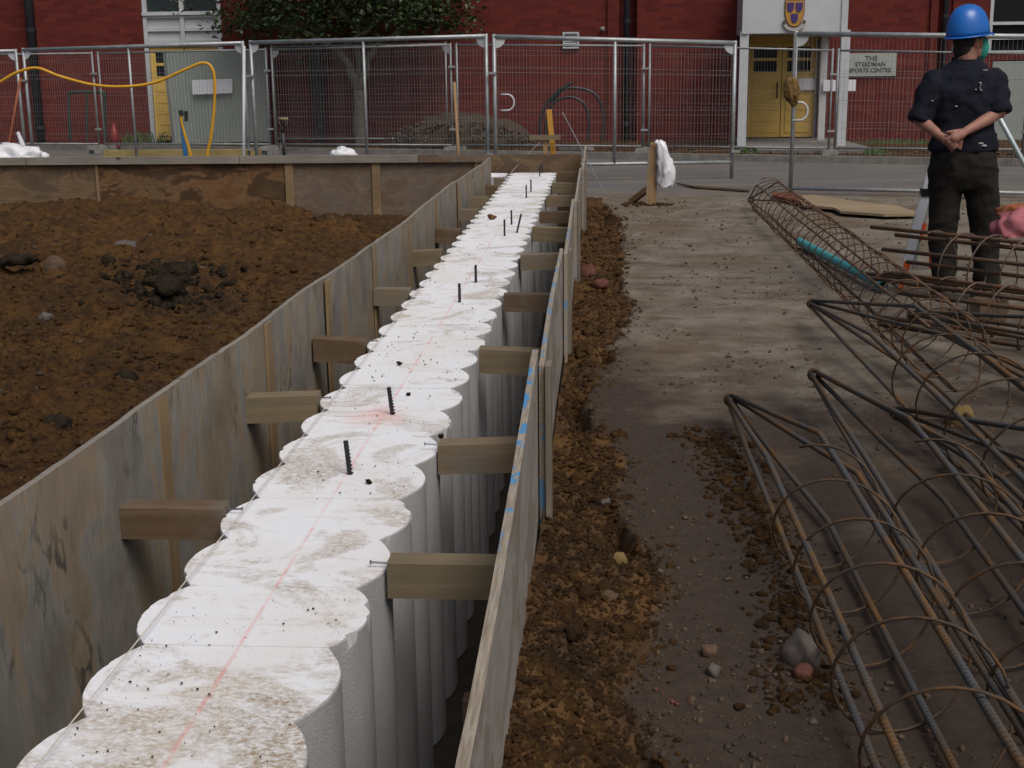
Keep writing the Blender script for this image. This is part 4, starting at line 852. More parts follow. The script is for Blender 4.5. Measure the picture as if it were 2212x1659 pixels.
# far run
FP = [(-190, 120, 24.4), (205, 115, 23.8), (580, 107, 23.3), (980, 97, 22.7), (1398, 99, 22.0), (1806, 109, 21.2), (2232, 116, 20.6)]
fl = ['far fence panel behind the yellow hose, leftmost', 'far fence panel just in front of the yellow side door', 'far fence panel standing round the tree', 'far fence panel in front of the wall louvre and black pipe coil', 'far fence panel between the brick downpipe and the entrance', 'far fence panel in front of the lettered wall sign']
ff_ = []
for i in range(6):
    (a, b, c), (d, e, g) = FP[i], FP[i+1]; q = fence(fl[i], (a+6, b, c), (d-7, e, g), zb=.16, mid=False, kind='far', rr=.019, gus=(i in (2,)))
    ff_.append(q); clamp(q[0], q[4]+Vector((.02, -.03, -.35))); clamp(q[0], q[2]+Vector((.02, -.03, .42)))
for i, lb in ((1, 'concrete fence foot right of the leftmost far panel'), (2, 'concrete fence foot by the shovel'), (3, 'concrete fence foot behind the leaning wooden pole'), (4, 'concrete fence foot near the stake with the bag'), (5, 'concrete fence foot below the lettered wall sign')):
    p = ff_[i-1][2]; foot(p+Vector((.04, 0, 0)), lb, -.25)
for (px, Y, py, lb) in ((1245, 22.6, 320, 'extra concrete fence foot in front of the black pipe coil'),):
    p = PY(px, py, Y); foot(Vector((p.x, Y, 0)), lb, .9)
# inner short hurdle behind the tree fence
fence('second mesh panel close behind the one round the tree', (585, 101, 23.9), (962, 95, 23.5), kind='far', rr=.017, mid=False, zb=.22, gus=False)
a = PY(527, 100, 18.8); b = PY(523, 335, 18.3); b.z = 0; tag(MB().tube([a, b], .022, 8).build('fence_brace', M['white_paint'], loc=b, smooth=True), 'white pole propping the fence joint left of the shovel', 'brace')
a = PY(44, 168, 19.9); b = PY(2, 312, 19.5); b.z = 0; tag(MB().tube([b, b.lerp(a, .55), a], .018, 8).build('fence_brace', [M['rust_brown']], loc=b, smooth=True), 'rusty pole propping the fence near the left picture edge', 'brace')

# ------------------------------------------------------------------ tree
tb = PY(778, 300, 24.1); tb.z = .05
T_ = thing('tree', 'leafy green tree with forked grey trunk behind the fence', 'tree', tb)
def limb(p0, p1, r0, r1, wob=.05, n=6):
    pts = [Vector(p0).lerp(Vector(p1), i/n)+Vector((random.uniform(-wob, wob), random.uniform(-wob, wob), 0))*(0 < i < n) for i in range(n+1)]
    return pts, [r0+(r1-r0)*i/n for i in range(n+1)]
fk = PY(776, 195, 24.1); tr_ = MB(); p, r = limb(tb-Vector((0, 0, .05)), fk, .13, .105, .01); tr_.tube(p, r, 10)
ends = [(PY(735, 110, 24.0), .06), (PY(810, 95, 24.2), .055), (PY(770, 60, 24.5), .06), (PY(640, 60, 23.8), .03), (PY(900, 50, 24.1), .035), (PY(850, 20, 23.6), .03), (PY(700, -20, 24.4), .035), (PY(800, -80, 24.2), .05), (PY(560, 40, 24.1), .02), (PY(960, 30, 24.0), .02)]
limbs = []
for i, (e, r1) in enumerate(ends):
    st_ = fk if i < 3 else ends[[0, 1, 0, 2, 2][(i-3) % 5] if i < 8 else (3 if i == 8 else 4)][0]
    p, r = limb(st_, e, .085 if i < 3 else .05, r1, .05); tr_.tube(p, r, 8); limbs.append(p)
tr_.build('trunk', M['bark'], T_, smooth=True)
lv_v, lv_f = [], []; b = 0
cl = []
for _ in range(420):
    a = random.uniform(0, 2*PI); rr = random.random()**.5; cx_ = -.18+2.3*rr*math.cos(a); cy_ = 1.5*rr*math.sin(a); zc = random.uniform(1.95+.25*rr*rr*0, 4.9)
    if zc < 2.25 and random.random() < .35: continue
    if rr > .75 and zc > 3.8: continue
    cl.append((tb.x+.0+cx_, 24.1+cy_, zc+.10*random.uniform(-1, 1)-.0*rr))
for e, _ in ends[3:]:
    for k in range(5): cl.append((e.x+random.uniform(-.35, .35), e.y+random.uniform(-.3, .3), e.z+random.uniform(-.2, .25)))
for px, py in ((470, 70), (480, 62), (500, 50), (520, 55), (540, 40), (375, 18), (400, 8), (425, 4), (985, 55), (960, 45), (930, 50), (650, 135)):
    p = PY(px, py, 23.9); cl.append((p.x, p.y, p.z))
for (cx_, cy_, cz_) in cl:
    small = cx_ < tb.x-2.3
    for k in range(11 if small else 40):
        sp = .09 if small else .2; p = Vector((cx_, cy_, cz_))+Vector((random.gauss(0, sp), random.gauss(0, sp), random.gauss(0, sp*.7)))
        s = random.uniform(.032, .068); R_ = Euler((random.uniform(-.9, .9), random.uniform(-.9, .9), random.uniform(0, 6.28))).to_matrix()
        q = [p+R_ @ Vector(v)*s for v in ((-1, 0, -.15), (-.25, -.48, .05), (.6, -.35, 0), (1.1, 0, -.25), (.6, .35, 0), (-.25, .48, .05))]
        lv_v += [tuple(v) for v in q]; lv_f.append((b, b+1, b+2, b+3, b+4, b+5)); b += 6
me = bpy.data.meshes.new('crown'); me.from_pydata(lv_v, [], lv_f); me.update(); put('crown', me, M['leaf'], T_)

# ------------------------------------------------------------------ odds and ends near the fence
def smoothpts(P, n=8):
    out = []; P = [Vector(p) for p in P]
    for i in range(len(P)-1):
        p0, p1, p2, p3 = P[max(i-1, 0)], P[i], P[i+1], P[min(i+2, len(P)-1)]
        for k in range(n):
            t = k/n; out.append(.5*((2*p1)+(p2-p0)*t+(2*p0-5*p1+4*p2-p3)*t*t+(3*p1-p0-3*p2+p3)*t*t*t))
    return out+[P[-1]]
hp = [PY(*q, 16.6) for q in ((-160, 330), (-90, 240), (-40, 200), (0, 177), (38, 156), (80, 147), (130, 165), (200, 183), (268, 187), (335, 178), (400, 150), (438, 136), (457, 146), (464, 178), (462, 240), (455, 300), (448, 336))]; hp.append(Vector((hp[-1].x-.03, 16.6, 0.0))); hp[0].z = 0.0
tag(MB().tube(smoothpts(hp), .0185, 10).build('yellow_hose', M['hose'], loc=hp[-1], smooth=True), 'stiff yellow hose looping through the air above the left formwork', 'hose')
p = PY(393, 262, 17.2); r = thing('blue_pipe_stub', 'short upright blue pipe with a yellow hose end strapped to it', 'pipe', (p.x, 17.2, 0)); MB().tube([(p.x+.03, 17.2, 0), (p.x, 17.2, p.z)], .026, 10).build('pipe', M['blue_pipe'], r, smooth=True)
a = PY(391, 240, 17.15); MB().tube(smoothpts([a, PY(392, 262, 17.14), PY(400, 295, 17.13), PY(412, 338, 17.12), Vector((PY(414, 340, 17.1).x, 17.1, 0))]), .019, 8).build('hose_end', M['hose'], r, smooth=True)
MB().tube([PY(390, 238, 17.15), PY(393, 250, 17.15)], .03, 8).build('cap', M['black'], r); MB().tube([PY(402, 240, 17.15), PY(402, 262, 17.15)], .024, 8).build('strap', M['black'], r)
# shovel
p = PY(611, 335, 16.4); top = PY(611, 262, 16.4); r = thing('shovel', 'shovel standing upright with black shaft and pale wooden grip', 'shovel', (p.x, 16.4, 0))
g0, g1 = PY(601, 257, 16.4), PY(622, 257, 16.4); MB().tube([g0, g1], .019, 8).build('grip', M['sheet_scrap'], r, smooth=True)
nk = PY(611, 287, 16.4); mb = MB()
for g in (g0, g1): mb.tube([g, g.lerp(nk, .5)+Vector((0, 0, -.02)), nk], .012, 6)
mb.tube([nk, (nk.x, 16.42, .28)], .02, 8); mb.build('shaft', M['black'], r, smooth=True)
mb = MB(); mb.add([(nk.x-.09, 16.43, .29), (nk.x+.09, 16.43, .29), (nk.x+.10, 16.42, .05), (nk.x, 16.42, -.02), (nk.x-.10, 16.42, .05), (nk.x-.09, 16.44, .29), (nk.x+.09, 16.44, .29), (nk.x+.10, 16.43, .05), (nk.x, 16.43, -.02), (nk.x-.10, 16.43, .05)], [(0, 1, 2, 3, 4), (9, 8, 7, 6, 5), (0, 5, 6, 1), (1, 6, 7, 2), (2, 7, 8, 3), (3, 8, 9, 4), (4, 9, 5, 0)]); mb.build('blade', M['steel_dull'], r)
def lump(name, label, cat, px, py, Y, rx, ry, rz, m, seed=0, zb=None):
    p = PY(px, py, Y); z0 = max(p.z, 0) if zb is None else zb; v, f = ico(4); q = v.copy(); nz = .8*fbm(v[:, 0]*1.6+seed, v[:, 1]*1.6+v[:, 2], 3, seed)+.55*(.25-np.abs(fbm(v[:, 0]*3.1+seed+v[:, 2]*2, v[:, 1]*3.1-v[:, 2]*2, 2, seed+5)))*2; q *= (1+nz)[:, None]; q[:, 2] = np.maximum(q[:, 2], -.15)
    q = q*np.array([rx, ry, rz])+np.array([p.x, Y, z0]); return tag(put(name, np_mesh(name, q, f, True), m, loc=(p.x, Y, z0)), label, cat)
lump('plastic_bag', 'crumpled white plastic bag behind the far formwork rail', 'bag', 744, 325, 16.2, .16, .1, .12, M['white_pvc'], 2, .40)
lump('plastic_sheet', 'crumpled pale plastic sheet at the left end of the far formwork', 'plastic sheet', 28, 338, 16.1, .36, .15, .17, M['white_pvc'], 5, .42)
tag(MB().tube([PY(38, 285, 16.1), PY(50, 315, 16.1)], [.02, .03], 6).build('plastic_strip', M['white_pvc'], loc=PY(50, 315, 16.1)), 'narrow white plastic strip sticking up from the pale sheet', 'plastic sheet')
MBb = MB(); a, b = PY(228, 324, 20.0), PY(562, 322, 20.0); a.z = b.z = .22; MBb.bar(a, b, .2, .13); tag(MBb.build('timber_baulk', M['baulk_x'], loc=(a+b)/2), 'long yellowish timber baulk lying below the corrugated sheet', 'timber')
for t in (.15, .85):
    q = a.lerp(b, t); q.z = .077; tag(MB().box(q, (.25, .3, .152)).build('timber_bearer', M['batten_x3'], loc=(q.x, q.y, 0)), 'dark bearer under the '+('left' if t < .5 else 'right')+' end of the yellowish baulk', 'timber')
a = PY(993, 330, 17.0); a.z = 0; b = PY(981, 178, 17.4); tag(MB().tube([a, b], .021, 8).build('wooden_pole', M['post_z'], loc=a, smooth=True), 'bare wooden pole leaning against the fence left of the gate', 'pole')
# gravel heap
p = PY(985, 305, 23.4); v, f = ico(4); up = v[:, 2] > -.3; q = v.copy(); q[:, 2] = np.maximum(q[:, 2], -.05); nz = fbm(v[:, 0]*5, v[:, 1]*5+v[:, 2]*3, 4, 3); q *= (1+.35*nz)[:, None]; q = q*np.array([1.25, .75, .55])+np.array([p.x+.05, 23.75, .05])
tag(put('gravel_heap', np_mesh('gravel_heap', q, f, False), M['gravel'], loc=(p.x, 23.75, .05)), 'brown heap of gravel and soil behind the fence', 'gravel heap')
n = 500; a = rng.uniform(0, 2*PI, n); rr = rng.random(n)**.5; gx = p.x+1.35*rr*np.cos(a); gy = 23.6-.75*np.abs(rr*np.sin(a)); gz = .05+.50*np.sqrt(np.maximum(0, 1-rr**2)); s = rng.uniform(.012, .04, n)
scatter('gravel_stones', np.stack([gx, gy, gz], -1), s, M['crumbs'], 0, 'loose stones on the gravel heap behind the fence', 'gravel')
n = 900; gx = rng.uniform(-4.5, 7, n); gy = 21.35-(gx-1.37)*.34+rng.random(n)*2.2; s = rng.uniform(.01, .035, n); scatter('bed_gravel', np.stack([gx, gy, np.full(n, .085)], -1), s, M['crumbs'], 0, 'loose gravel in the planting bed along the kerb', 'gravel')
# black pipe coil
r = thing('pipe_coil', 'black flexible pipe coil standing against the brick wall', 'pipe coil', (PY(1230, 305, 23.9).x, 23.9, .06))
for k, P in enumerate([[(1165, 305), (1168, 260), (1180, 225), (1205, 197), (1237, 178)], [(1180, 305), (1180, 262), (1196, 222), (1232, 210), (1262, 225), (1272, 262), (1269, 305)], [(1190, 222), (1215, 195), (1245, 190), (1280, 200), (1298, 225), (1303, 262), (1299, 305)]]):
    MB().tube(smoothpts([PY(x, y, 23.8+.05*k) for x, y in P]), .026, 8).build('pipe_loop', M['black'], r, smooth=True)
# cone, green hoop
p = PY(248, 300, 24.6); p.z = .06; r = thing('traffic_cone', 'small red cone behind the far fence', 'cone', p); MB().tube([p+Vector((0, 0, .03)), p+Vector((0, 0, .42))], [.11, .025], 12).build('cone_body', M['cone'], r, smooth=True); MB().box(p+Vector((0, 0, .015)), (.3, .3, .03)).build('base', M['cone'], r)
r = thing('cycle_hoop', 'dark green tubular cycle stand behind the far fence', 'cycle stand', (PY(185, 305, 24.9).x, 24.9, .06)); MB().tube(smoothpts([PY(x, y, 24.9) for x, y in ((152, 305), (148, 220), (150, 202), (160, 199), (215, 198), (224, 201), (226, 215), (228, 305))], 5), .026, 8).build('hoop', M['green_paint'], r, smooth=True); MB().tube([PY(188, 305, 24.9), PY(188, 200, 24.9)], .02, 8).build('upright', M['green_paint'], r)
# weeds
def weeds(label, px, py, Y, n, w, h):
    mb = MB(); p = PY(px, py, Y)
    for i in range(n):
        x = p.x+random.gauss(0, w); y = Y+random.gauss(0, .12); hh_ = h*random.uniform(.4, 1); dx, dy = random.uniform(-.6, .6)*hh_, random.uniform(-.3, .3)*hh_; t = .012
        mb.add([(x-t, y, .05), (x+t, y, .05), (x+dx*.5+t*.7, y+dy*.5, .05+hh_*.7), (x+dx, y+dy, .05+hh_), (x+dx*.5-t*.7, y+dy*.5, .05+hh_*.7)], [(0, 1, 2, 3, 4)])
    tag(mb.build('weed_tuft', M['grass'], loc=(p.x, Y, .05), fixn=False), label, 'weeds', None, 'stuff')
weeds('green weeds at the foot of the wall under the sign', 1940, 325, 23.6, 120, .35, .12); weeds('small green tuft at the kerb below the sign', 1893, 345, 20.9, 60, .08, .16); weeds('small green tuft by the entrance column', 1612, 335, 21.6, 60, .08, .14); weeds('weeds beside the yellow side door', 305, 305, 25.3, 140, .25, .3); weeds('weeds near the pale plastic sheet', 100, 322, 20.5, 90, .12, .12)

# stake with a plastic bag
p = G(1410, 443); r = thing('marker_post', 'square timber post standing on the concrete beyond the trench', 'post', p)
tpz = PY(1414, 308, p.y).z; MB().box((p.x, p.y, tpz/2-.02), (.085, .075, tpz+.04), (0, .025, 0)).build('post', M['post_z'], r); MB().box((p.x-.055, p.y-.01, tpz/2-.05), (.025, .06, tpz*.95), (0, .03, 0)).build('side_batten', M['sheet_scrap'], r)
a = G(1362, 437); MB().bar(a+Vector((0, 0, .0)), (p.x-.06, p.y+.0, .17), .05, .06).build('brace', M['post_z'], r)
mb = MB(); nb = 22; nz = 16
bt = PY(1424, 306, p.y-.02); prof = [(0, .035, -.03), (.08, .05, .0), (.22, .06, .015), (.4, .075, .03), (.55, .09, .045), (.7, .10, .055), (.85, .095, .055), (1.0, .085, .04)]
vs_ = []
for j in range(nz+1):
    t = j/nz; rr = float(np.interp(t, [q[0] for q in prof], [q[1] for q in prof])); ox = float(np.interp(t, [q[0] for q in prof], [q[2] for q in prof])); z = bt.z+.01-t*.47
    for k in range(nb):
        a = 2*PI*k/nb; w = 1+.20*math.sin(a*5+j*.35)+.14*math.sin(a*9-j*.6)+.5*float(fbm(a*1.6+3, j*.45, 3, 5)); vs_.append((bt.x+.015+ox*1.3+rr*.9*w*math.cos(a), p.y-.085+rr*.5*w*math.sin(a), z+.02*math.sin(a*3+j)))
mb.add(vs_, [(j*nb+k, j*nb+(k+1) % nb, (j+1)*nb+(k+1) % nb, (j+1)*nb+k) for j in range(nz) for k in range(nb)]+[tuple(range(nb))])
tag(mb.build('plastic_bag', M['white_pvc'], loc=bt, smooth=True), 'white plastic bag hanging from the square timber post', 'bag')
n = 160; x = p.x-.05+rng.normal(size=n)*.14; y = p.y+rng.normal(size=n)*.10; s = np.minimum(.008*rng.random(n)**-.5, .03); scatter('post_foot_clods', np.stack([x, y, s*.4], -1), s, M['soil_clods'], 0, 'soil clods round the foot of the square timber post', 'soil')
# glove on the gate post
p = PY(1711, 187, 15.70); v, f = ico(4); q = v*(1+.8*fbm(v[:, 0]*2+1, v[:, 1]*2+v[:, 2]*1.5, 3, 2)+.5*fbm(v[:, 0]*6+v[:, 2]*4, v[:, 1]*5-v[:, 2]*4, 3, 8))[:, None]; q = q*np.array([.075, .05, .15])*(1-.35*v[:, 2:3])
tag(put('crumpled_rag', np_mesh('crumpled_rag', q+np.array(p), f, False), M['glove'], loc=p), 'crumpled muddy tan rag tied round the open gate post', 'rag')
# ply scraps on the ground
def flat(name, label, P, z0, th, m):
    pts = [G(x, y, z0) for x, y in P]; mb = MB(); n = len(pts); mb.add([(q.x, q.y, z0) for q in pts]+[(q.x, q.y, z0+th) for q in pts], [tuple(range(n-1, -1, -1)), tuple(range(n, 2*n))]+[(i, (i+1) % n, n+(i+1) % n, n+i) for i in range(n)])
    return tag(mb.build(name, m, loc=(sum((q.x for q in pts))/n, sum((q.y for q in pts))/n, z0)), label, 'board')
flat('plywood_scrap', 'pale split plywood scrap lying on the ground by the man', [(1718, 428), (1755, 425), (1850, 440), (1935, 448), (1990, 467), (1910, 468), (1815, 461), (1800, 453), (1735, 447)], .03, .025, M['sheet_scrap'])
flat('timber_scrap', 'red-brown timber scrap under the end of the plywood', [(1668, 424), (1700, 425), (1733, 432), (1728, 444), (1690, 436), (1668, 431)], .012, .05, M['red_wood'])
flat('timber_scrap', 'thin dark lath lying on the ground right of the post', [(1462, 398), (1500, 403), (1620, 412), (1618, 414), (1500, 406)], .008, .02, M['batten_x3'])

# ------------------------------------------------------------------ reinforcement cages
def cage(label, s0, d2, L, r, zc, nb, taper, pitch, apex=None, ph=.3, br=.0102, hr=.0042, bm_=None, hm=None, hstart=None, seg=26):
    d = Vector((d2[0], d2[1], 0)).normalized(); e = Vector((-d.y, d.x, 0))*-1; s0 = Vector((s0[0], s0[1], 0)); up = Vector((0, 0, 1))
    rt = thing('reinforcement_cage', label, 'rebar cage', s0+d*L*.5, 'reinforcement cages on the ground')
    def ctr(s): return s0+d*s+Vector((0, 0, zc))
    def rim(s, a, rad=r): return ctr(s)+e*(rad*math.cos(a))+up*(rad*math.sin(a))
    ap = Vector(apex) if apex is not None else None
    for k in range(nb):
        a = ph+2*PI*k/nb; pts = []
        if ap is not None:
            o_ = e*(.016*math.cos(a))+up*(.016*math.sin(a)); pts = [ap+o_, ap.lerp(rim(taper, a), .55)+o_*.6, rim(taper-.04, a), rim(taper+.15, a)]
            st_ = taper+.3
        else: st_ = -.12-.25*((k*37) % 10)/10
        n = max(2, int((L-st_)/.7)); pts += [rim(st_+(L-st_)*i/n, a)+Vector((0, 0, .004*math.sin(i*1.7+k))) for i in range(n+1)]
        MB().tube(pts, br, 8).build('longitudinal_bar', bm_ or M['rebar'], rt, smooth=True)
    hs = (taper+.05 if hstart is None else hstart); turns = (L-hs)/pitch; n = int(turns*seg); ro = r+br+hr*.6
    sd = (len(label)*7.3) % 50; wv = [1+.05*(float(vn(i*.11, sd, 2))-.5)*2 for i in range(n+1)]
    pts = [ctr(hs+pitch*(i/seg+.12*(float(vn(i*.05, sd+3, 4))-.5)))+e*(ro*wv[i]*math.cos(2*PI*i/seg+1.2))+up*max(-zc+hr, ro*wv[i]*math.sin(2*PI*i/seg+1.2)) for i in range(n+1)]
    MB().tube(pts, hr, 5).build('spiral_hoop', hm or M['hoop'], rt, smooth=True)
    if ap is not None:
        mb = MB()
        for k in range(2): mb.tube([ap+d*.02*k+(e*math.cos(t)+up*math.sin(t))*.028 for t in np.linspace(0, 2*PI, 13)[:-1]], .004, 5, closed=True)
        mb.build('tie_wire', M['hoop'], rt)
    return rt
cage('leftmost pointed rebar cage, nearest to the soil strip', (.66, 5.62), (.012, -1), 5.3, .16, .185, 5, 1.35, .335, (.54, 5.64, .12), ph=.5, hstart=1.5)
cage('second pointed rebar cage from the soil strip, rusty orange tips', (1.06, 5.92), (-.01, -1), 5.4, .165, .19, 5, 1.5, .36, (.93, 5.90, .17), ph=.2, hstart=1.75)
cage('third pointed rebar cage, with its tip beside the long spiral', (1.38, 7.85), (.02, -1), 6.0, .20, .225, 5, 1.7, .42, (1.205, 7.85, .14), ph=.35, hstart=1.9)
p = G(1937, 890, .12); cage('pointed rebar cage whose tip shows between the other cages', (p.x+.22, p.y), (.03, -1), 4.3, .165, .19, 4, 1.2, .4, (p.x, p.y, .12), ph=.1)
p = G(1970, 680, .16); cage('pointed rebar cage right of the long spiral, near the man', (p.x+.25, p.y), (.12, -1), 4.5, .18, .205, 5, 1.3, .38, (p.x, p.y, .16), ph=.6)
cage('long slender spiral cage reaching back towards the plywood scrap', (1.60, 14.15), (.003, -1), 7.9, .175, .19, 5, .75, .285, (1.50, 14.15, .10), ph=.8, br=.0078, hr=.0042, hm=M['far_bar'], bm_=M['far_bar'], hstart=.6)
cage('upper rebar cage lying crosswise in front of the man', (1.87, 8.27), (.70, -.71), 3.2, .165, .345, 6, 0, .20, None, ph=.35, br=.0125, hr=.0052, bm_=M['far_bar'], hm=M['hoop_pale'], hstart=.12)
cage('lower rebar cage lying crosswise at the right edge, nearer the camera', (1.83, 7.66), (.72, -.69), 3.0, .150, .165, 6, 0, .19, None, ph=.5, br=.0125, hr=.0052, bm_=M['far_bar'], hm=M['hoop_pale'], hstart=.1)
for (x, y, lb) in ((2.25, 7.98, 'timber bearer under the upper crosswise cage'), (3.6, 6.6, 'timber bearer under the right end of the upper crosswise cage')):
    tag(MB().box((x, y, .082), (.30, .09, .155), (0, 0, .75)).build('timber_bearer', M['batten_x3'], loc=(x, y, 0)), lb, 'timber')
a = G(1727, 522, .06); b = G(1908, 618, .06); mb = MB(); dr = (b-a).normalized(); mb.tube([a, b], .033, 14, cap=False); mb.tube([b, b-dr*.02, a], .027, 14, cap=False)
mb.build('x', M['teal_pipe'], smooth=True); o = bpy.data.objects['x']; o.name = 'teal_pipe'; tag(o, 'length of teal plastic pipe lying inside the long spiral cage', 'pipe')
lump('pink_sack', 'dusty pink sack lying on the crosswise cages at the right edge', 'sack', 2205, 500, 8.05, .16, .12, .12, M['pink'], 6, .53); lump('rusty_offcuts', 'rust-red offcuts heaped on the pink sack', 'offcuts', 2205, 478, 8.1, .12, .08, .05, M['rust_brown'], 8, .63)
# ------------------------------------------------------------------ survey tripod behind the man
hd = PY(2082, 98, 9.35); r = thing('survey_tripod', 'white survey tripod with orange feet standing in front of the man', 'tripod', (hd.x, hd.y, 0))
f1_ = PY(1942, 634, 9.0); f1_.z = 0; f2_ = Vector((hd.x+.05, hd.y+.75, 0)); k2 = PY(2212, 345, 9.3); f3_ = hd+(k2-hd)*(hd.z/(hd.z-k2.z))
for i, ft in enumerate((f1_, f2_, f3_)):
    m = M['white_bright'] if i == 0 else M['aluminium']; top = hd+Vector((0, 0, -.04))
    if i == 0: lg = MB().bar(ft.lerp(top, .08), top, .06, .03, up=(0, -1, .3)).build('leg', m, r); MB().bar(ft.lerp(top, .10)+Vector((.05, .03, 0)), top, .03, .025, up=(0, -1, .3)).build('leg_rail', M['sign'], lg)
    else: lg = MB().tube([ft.lerp(top, .06), top], .017, 10).build('leg', m, r, smooth=True)
    MB().tube([ft, ft.lerp(top, .13)], [.012, .032], 8).build('foot', M['orange'], lg)
    if i == 0: c = ft.lerp(top, .42); MB().box(c, (.07, .06, .05)).build('leg_clamp', M['black'], lg); c = ft.lerp(top, .22)+Vector((.045, .02, 0)); MB().bar(c, c+(top-ft)*.07, .035, .03).build('leg_band', M['orange'], lg)
MB().tube([hd+Vector((0, 0, -.05)), hd], .075, 16).build('head_plate', M['aluminium'], r); MB().tube([hd, hd+Vector((0, 0, .05))], .045, 12).build('tribrach', M['black'], r)

# ------------------------------------------------------------------ the man
def remeshed(mb, vox, sm, m, name, parent, disp=0.0, dsc=9.0):
    me = mb.mesh('tmp'); bm = bmesh.new(); bm.from_mesh(me); bmesh.ops.recalc_face_normals(bm, faces=bm.faces); bm.to_mesh(me); bm.free()
    o = bpy.data.objects.new('tmp', me); C.objects.link(o)
    a = o.modifiers.new('r', 'REMESH'); a.mode = 'VOXEL'; a.voxel_size = vox
    b = o.modifiers.new('s', 'SMOOTH'); b.factor = .5; b.iterations = sm
    dg = bpy.context.evaluated_depsgraph_get(); q = bpy.data.meshes.new_from_object(o.evaluated_get(dg)); bpy.data.objects.remove(o)
    n = len(q.vertices); co = np.zeros(n*3, np.float32); q.vertices.foreach_get('co', co); co = co.reshape(-1, 3)
    if disp:
        no = np.zeros(n*3, np.float32); q.vertex_normals.foreach_get('vector', no); no = no.reshape(-1, 3)
        w = fbm(co[:, 0]*dsc+co[:, 1]*dsc*.7, co[:, 2]*dsc*1.3+co[:, 1]*dsc*.5, 3, 7); w2 = 1-np.abs(fbm(co[:, 0]*dsc*.9+co[:, 2]*dsc*.6, co[:, 2]*dsc*1.1-co[:, 0]*dsc*.4+co[:, 1]*4, 2, 11))*5
        co += no*(disp*(w*1.2+np.clip(w2, 0, 1)*.5))[:, None]; q.vertices.foreach_set('co', co.ravel())
    q.polygons.foreach_set('use_smooth', np.ones(len(q.polygons), bool)); q.materials.clear(); q.materials.append(m); q.update()
    ob = bpy.data.objects.new(name, q); C.objects.link(ob); ob.parent = parent; return ob
def limb_(mb, P, Rr, n=14):
    mb.tube(P, Rr, n)
    for p, r_ in zip(P, Rr): mb.ball(p, r_*.995, 14, 8)
def loft(mb, rings, n=28):
    vs_ = []
    for (cx_, cy_, z, rx_, ry_, sq) in rings:
        for k in range(n):
            a = 2*PI*k/n; c, s = math.cos(a), math.sin(a); vs_.append((cx_+rx_*math.copysign(abs(c)**sq, c), cy_+ry_*math.copysign(abs(s)**sq, s), z))
    N = len(rings); fs = [tuple(range(n-1, -1, -1)), tuple((N-1)*n+k for k in range(n))]+[(i*n+k, i*n+(k+1) % n, (i+1)*n+(k+1) % n, (i+1)*n+k) for i in range(N-1) for k in range(n)]
    mb.add(vs_, fs)
MAN = thing('person', 'man seen from behind in blue helmet and navy shirt, hands clasped behind his back', 'person', (2.30, 8.72, 0))
# bare body: head, neck, trunk core, arms with clasped hands, legs core
b = MB()
HX, HY, HZ = -.065, .030, 1.622
yawh = -1.0                                   # head turned to his right
Hm = Matrix.Rotation(yawh, 3, 'Z')
def hp_(x, y, z): return Vector((HX, HY, HZ))+Hm @ Vector((x, y, z))
b.ball((HX, HY, HZ+.012), (.074, .093, .112), 18, 12, M=Hm)
b.ball(hp_(0, .045, -.055), (.055, .055, .062), 14, 9, M=Hm)            # jaw
b.tube([hp_(0, .085, .012), hp_(0, .118, -.022)], [.010, .016], 8); b.ball(hp_(0, .112, -.022), .015)    # nose
b.ball(hp_(0, .082, .030), (.045, .02, .012), 10, 6, M=Hm)              # brow
for s in (-1, 1): b.ball(hp_(s*.076, -.005, -.008), (.012, .022, .034), 10, 8, M=Hm); b.ball(hp_(s*.03, .082, .006), .012, 8, 6)
b.ball(hp_(0, .092, -.055), (.026, .012, .008), 10, 6, M=Hm)
b.tube([(-.078, -.005, 1.40), (-.072, .012, 1.60)], [.068, .058], 14)
loft(b, [(-.05, 0, .86, .14, .095, 1), (-.06, 0, 1.0, .145, .095, 1), (-.075, 0, 1.2, .145, .10, 1), (-.085, 0, 1.36, .165, .095, 1), (-.085, 0, 1.43, .12, .075, 1)])
SLp, ELp, WLp = Vector((-.262, -.005, 1.375)), Vector((-.352, -.055, 1.150)), Vector((-.245, -.175, 1.058))
SRp, ERp, WRp = Vector((.092, -.005, 1.375)), Vector((.128, -.075, 1.195)), Vector((-.112, -.195, 1.082))
limb_(b, [SLp, ELp, ELp.lerp(WLp, .3), WLp], [.050, .040, .040, .025]); limb_(b, [SRp, ERp, ERp.lerp(WRp, .28), WRp], [.050, .040, .041, .026])
# left hand lies under, palm out; right hand grips it
kl = Vector((-.182, -.205, 1.028)); limb_(b, [WLp, WLp.lerp(kl, .5)+Vector((0, 0, -.004)), kl], [.026, .030, .028])
for i in range(4):
    o = Vector((.004*i, -.004*i+.004, -.026+.017*i)); p0 = kl+o; p1 = p0+Vector((.036-.003*i, .006, -.012)); p2 = p1+Vector((.024, .012, -.010)); limb_(b, [p0, p1, p2], [.0098, .0090, .0078], 8)
limb_(b, [WLp.lerp(kl, .4)+Vector((0, -.012, .015)), kl+Vector((-.008, -.034, .022)), kl+Vector((.022, -.042, .012))], [.012, .0105, .009], 8)
kr = Vector((-.180, -.232, 1.050)); limb_(b, [WRp, WRp.lerp(kr, .5)+Vector((0, -.006, .0)), kr], [.027, .032, .030])
for i in range(4):
    o = Vector((-.016+.011*i, -.008, .008-.018*i)); p0 = kr+o; p1 = p0+Vector((-.030+.006*i, .002, -.016)); p2 = p1+Vector((-.010, .022, -.020)); limb_(b, [p0, p1, p2], [.0102, .0094, .0082], 8)
limb_(b, [WRp.lerp(kr, .35)+Vector((0, .0, .022)), kr+Vector((-.005, .004, .040)), kr+Vector((-.042, .008, .034))], [.0125, .011, .009], 8)
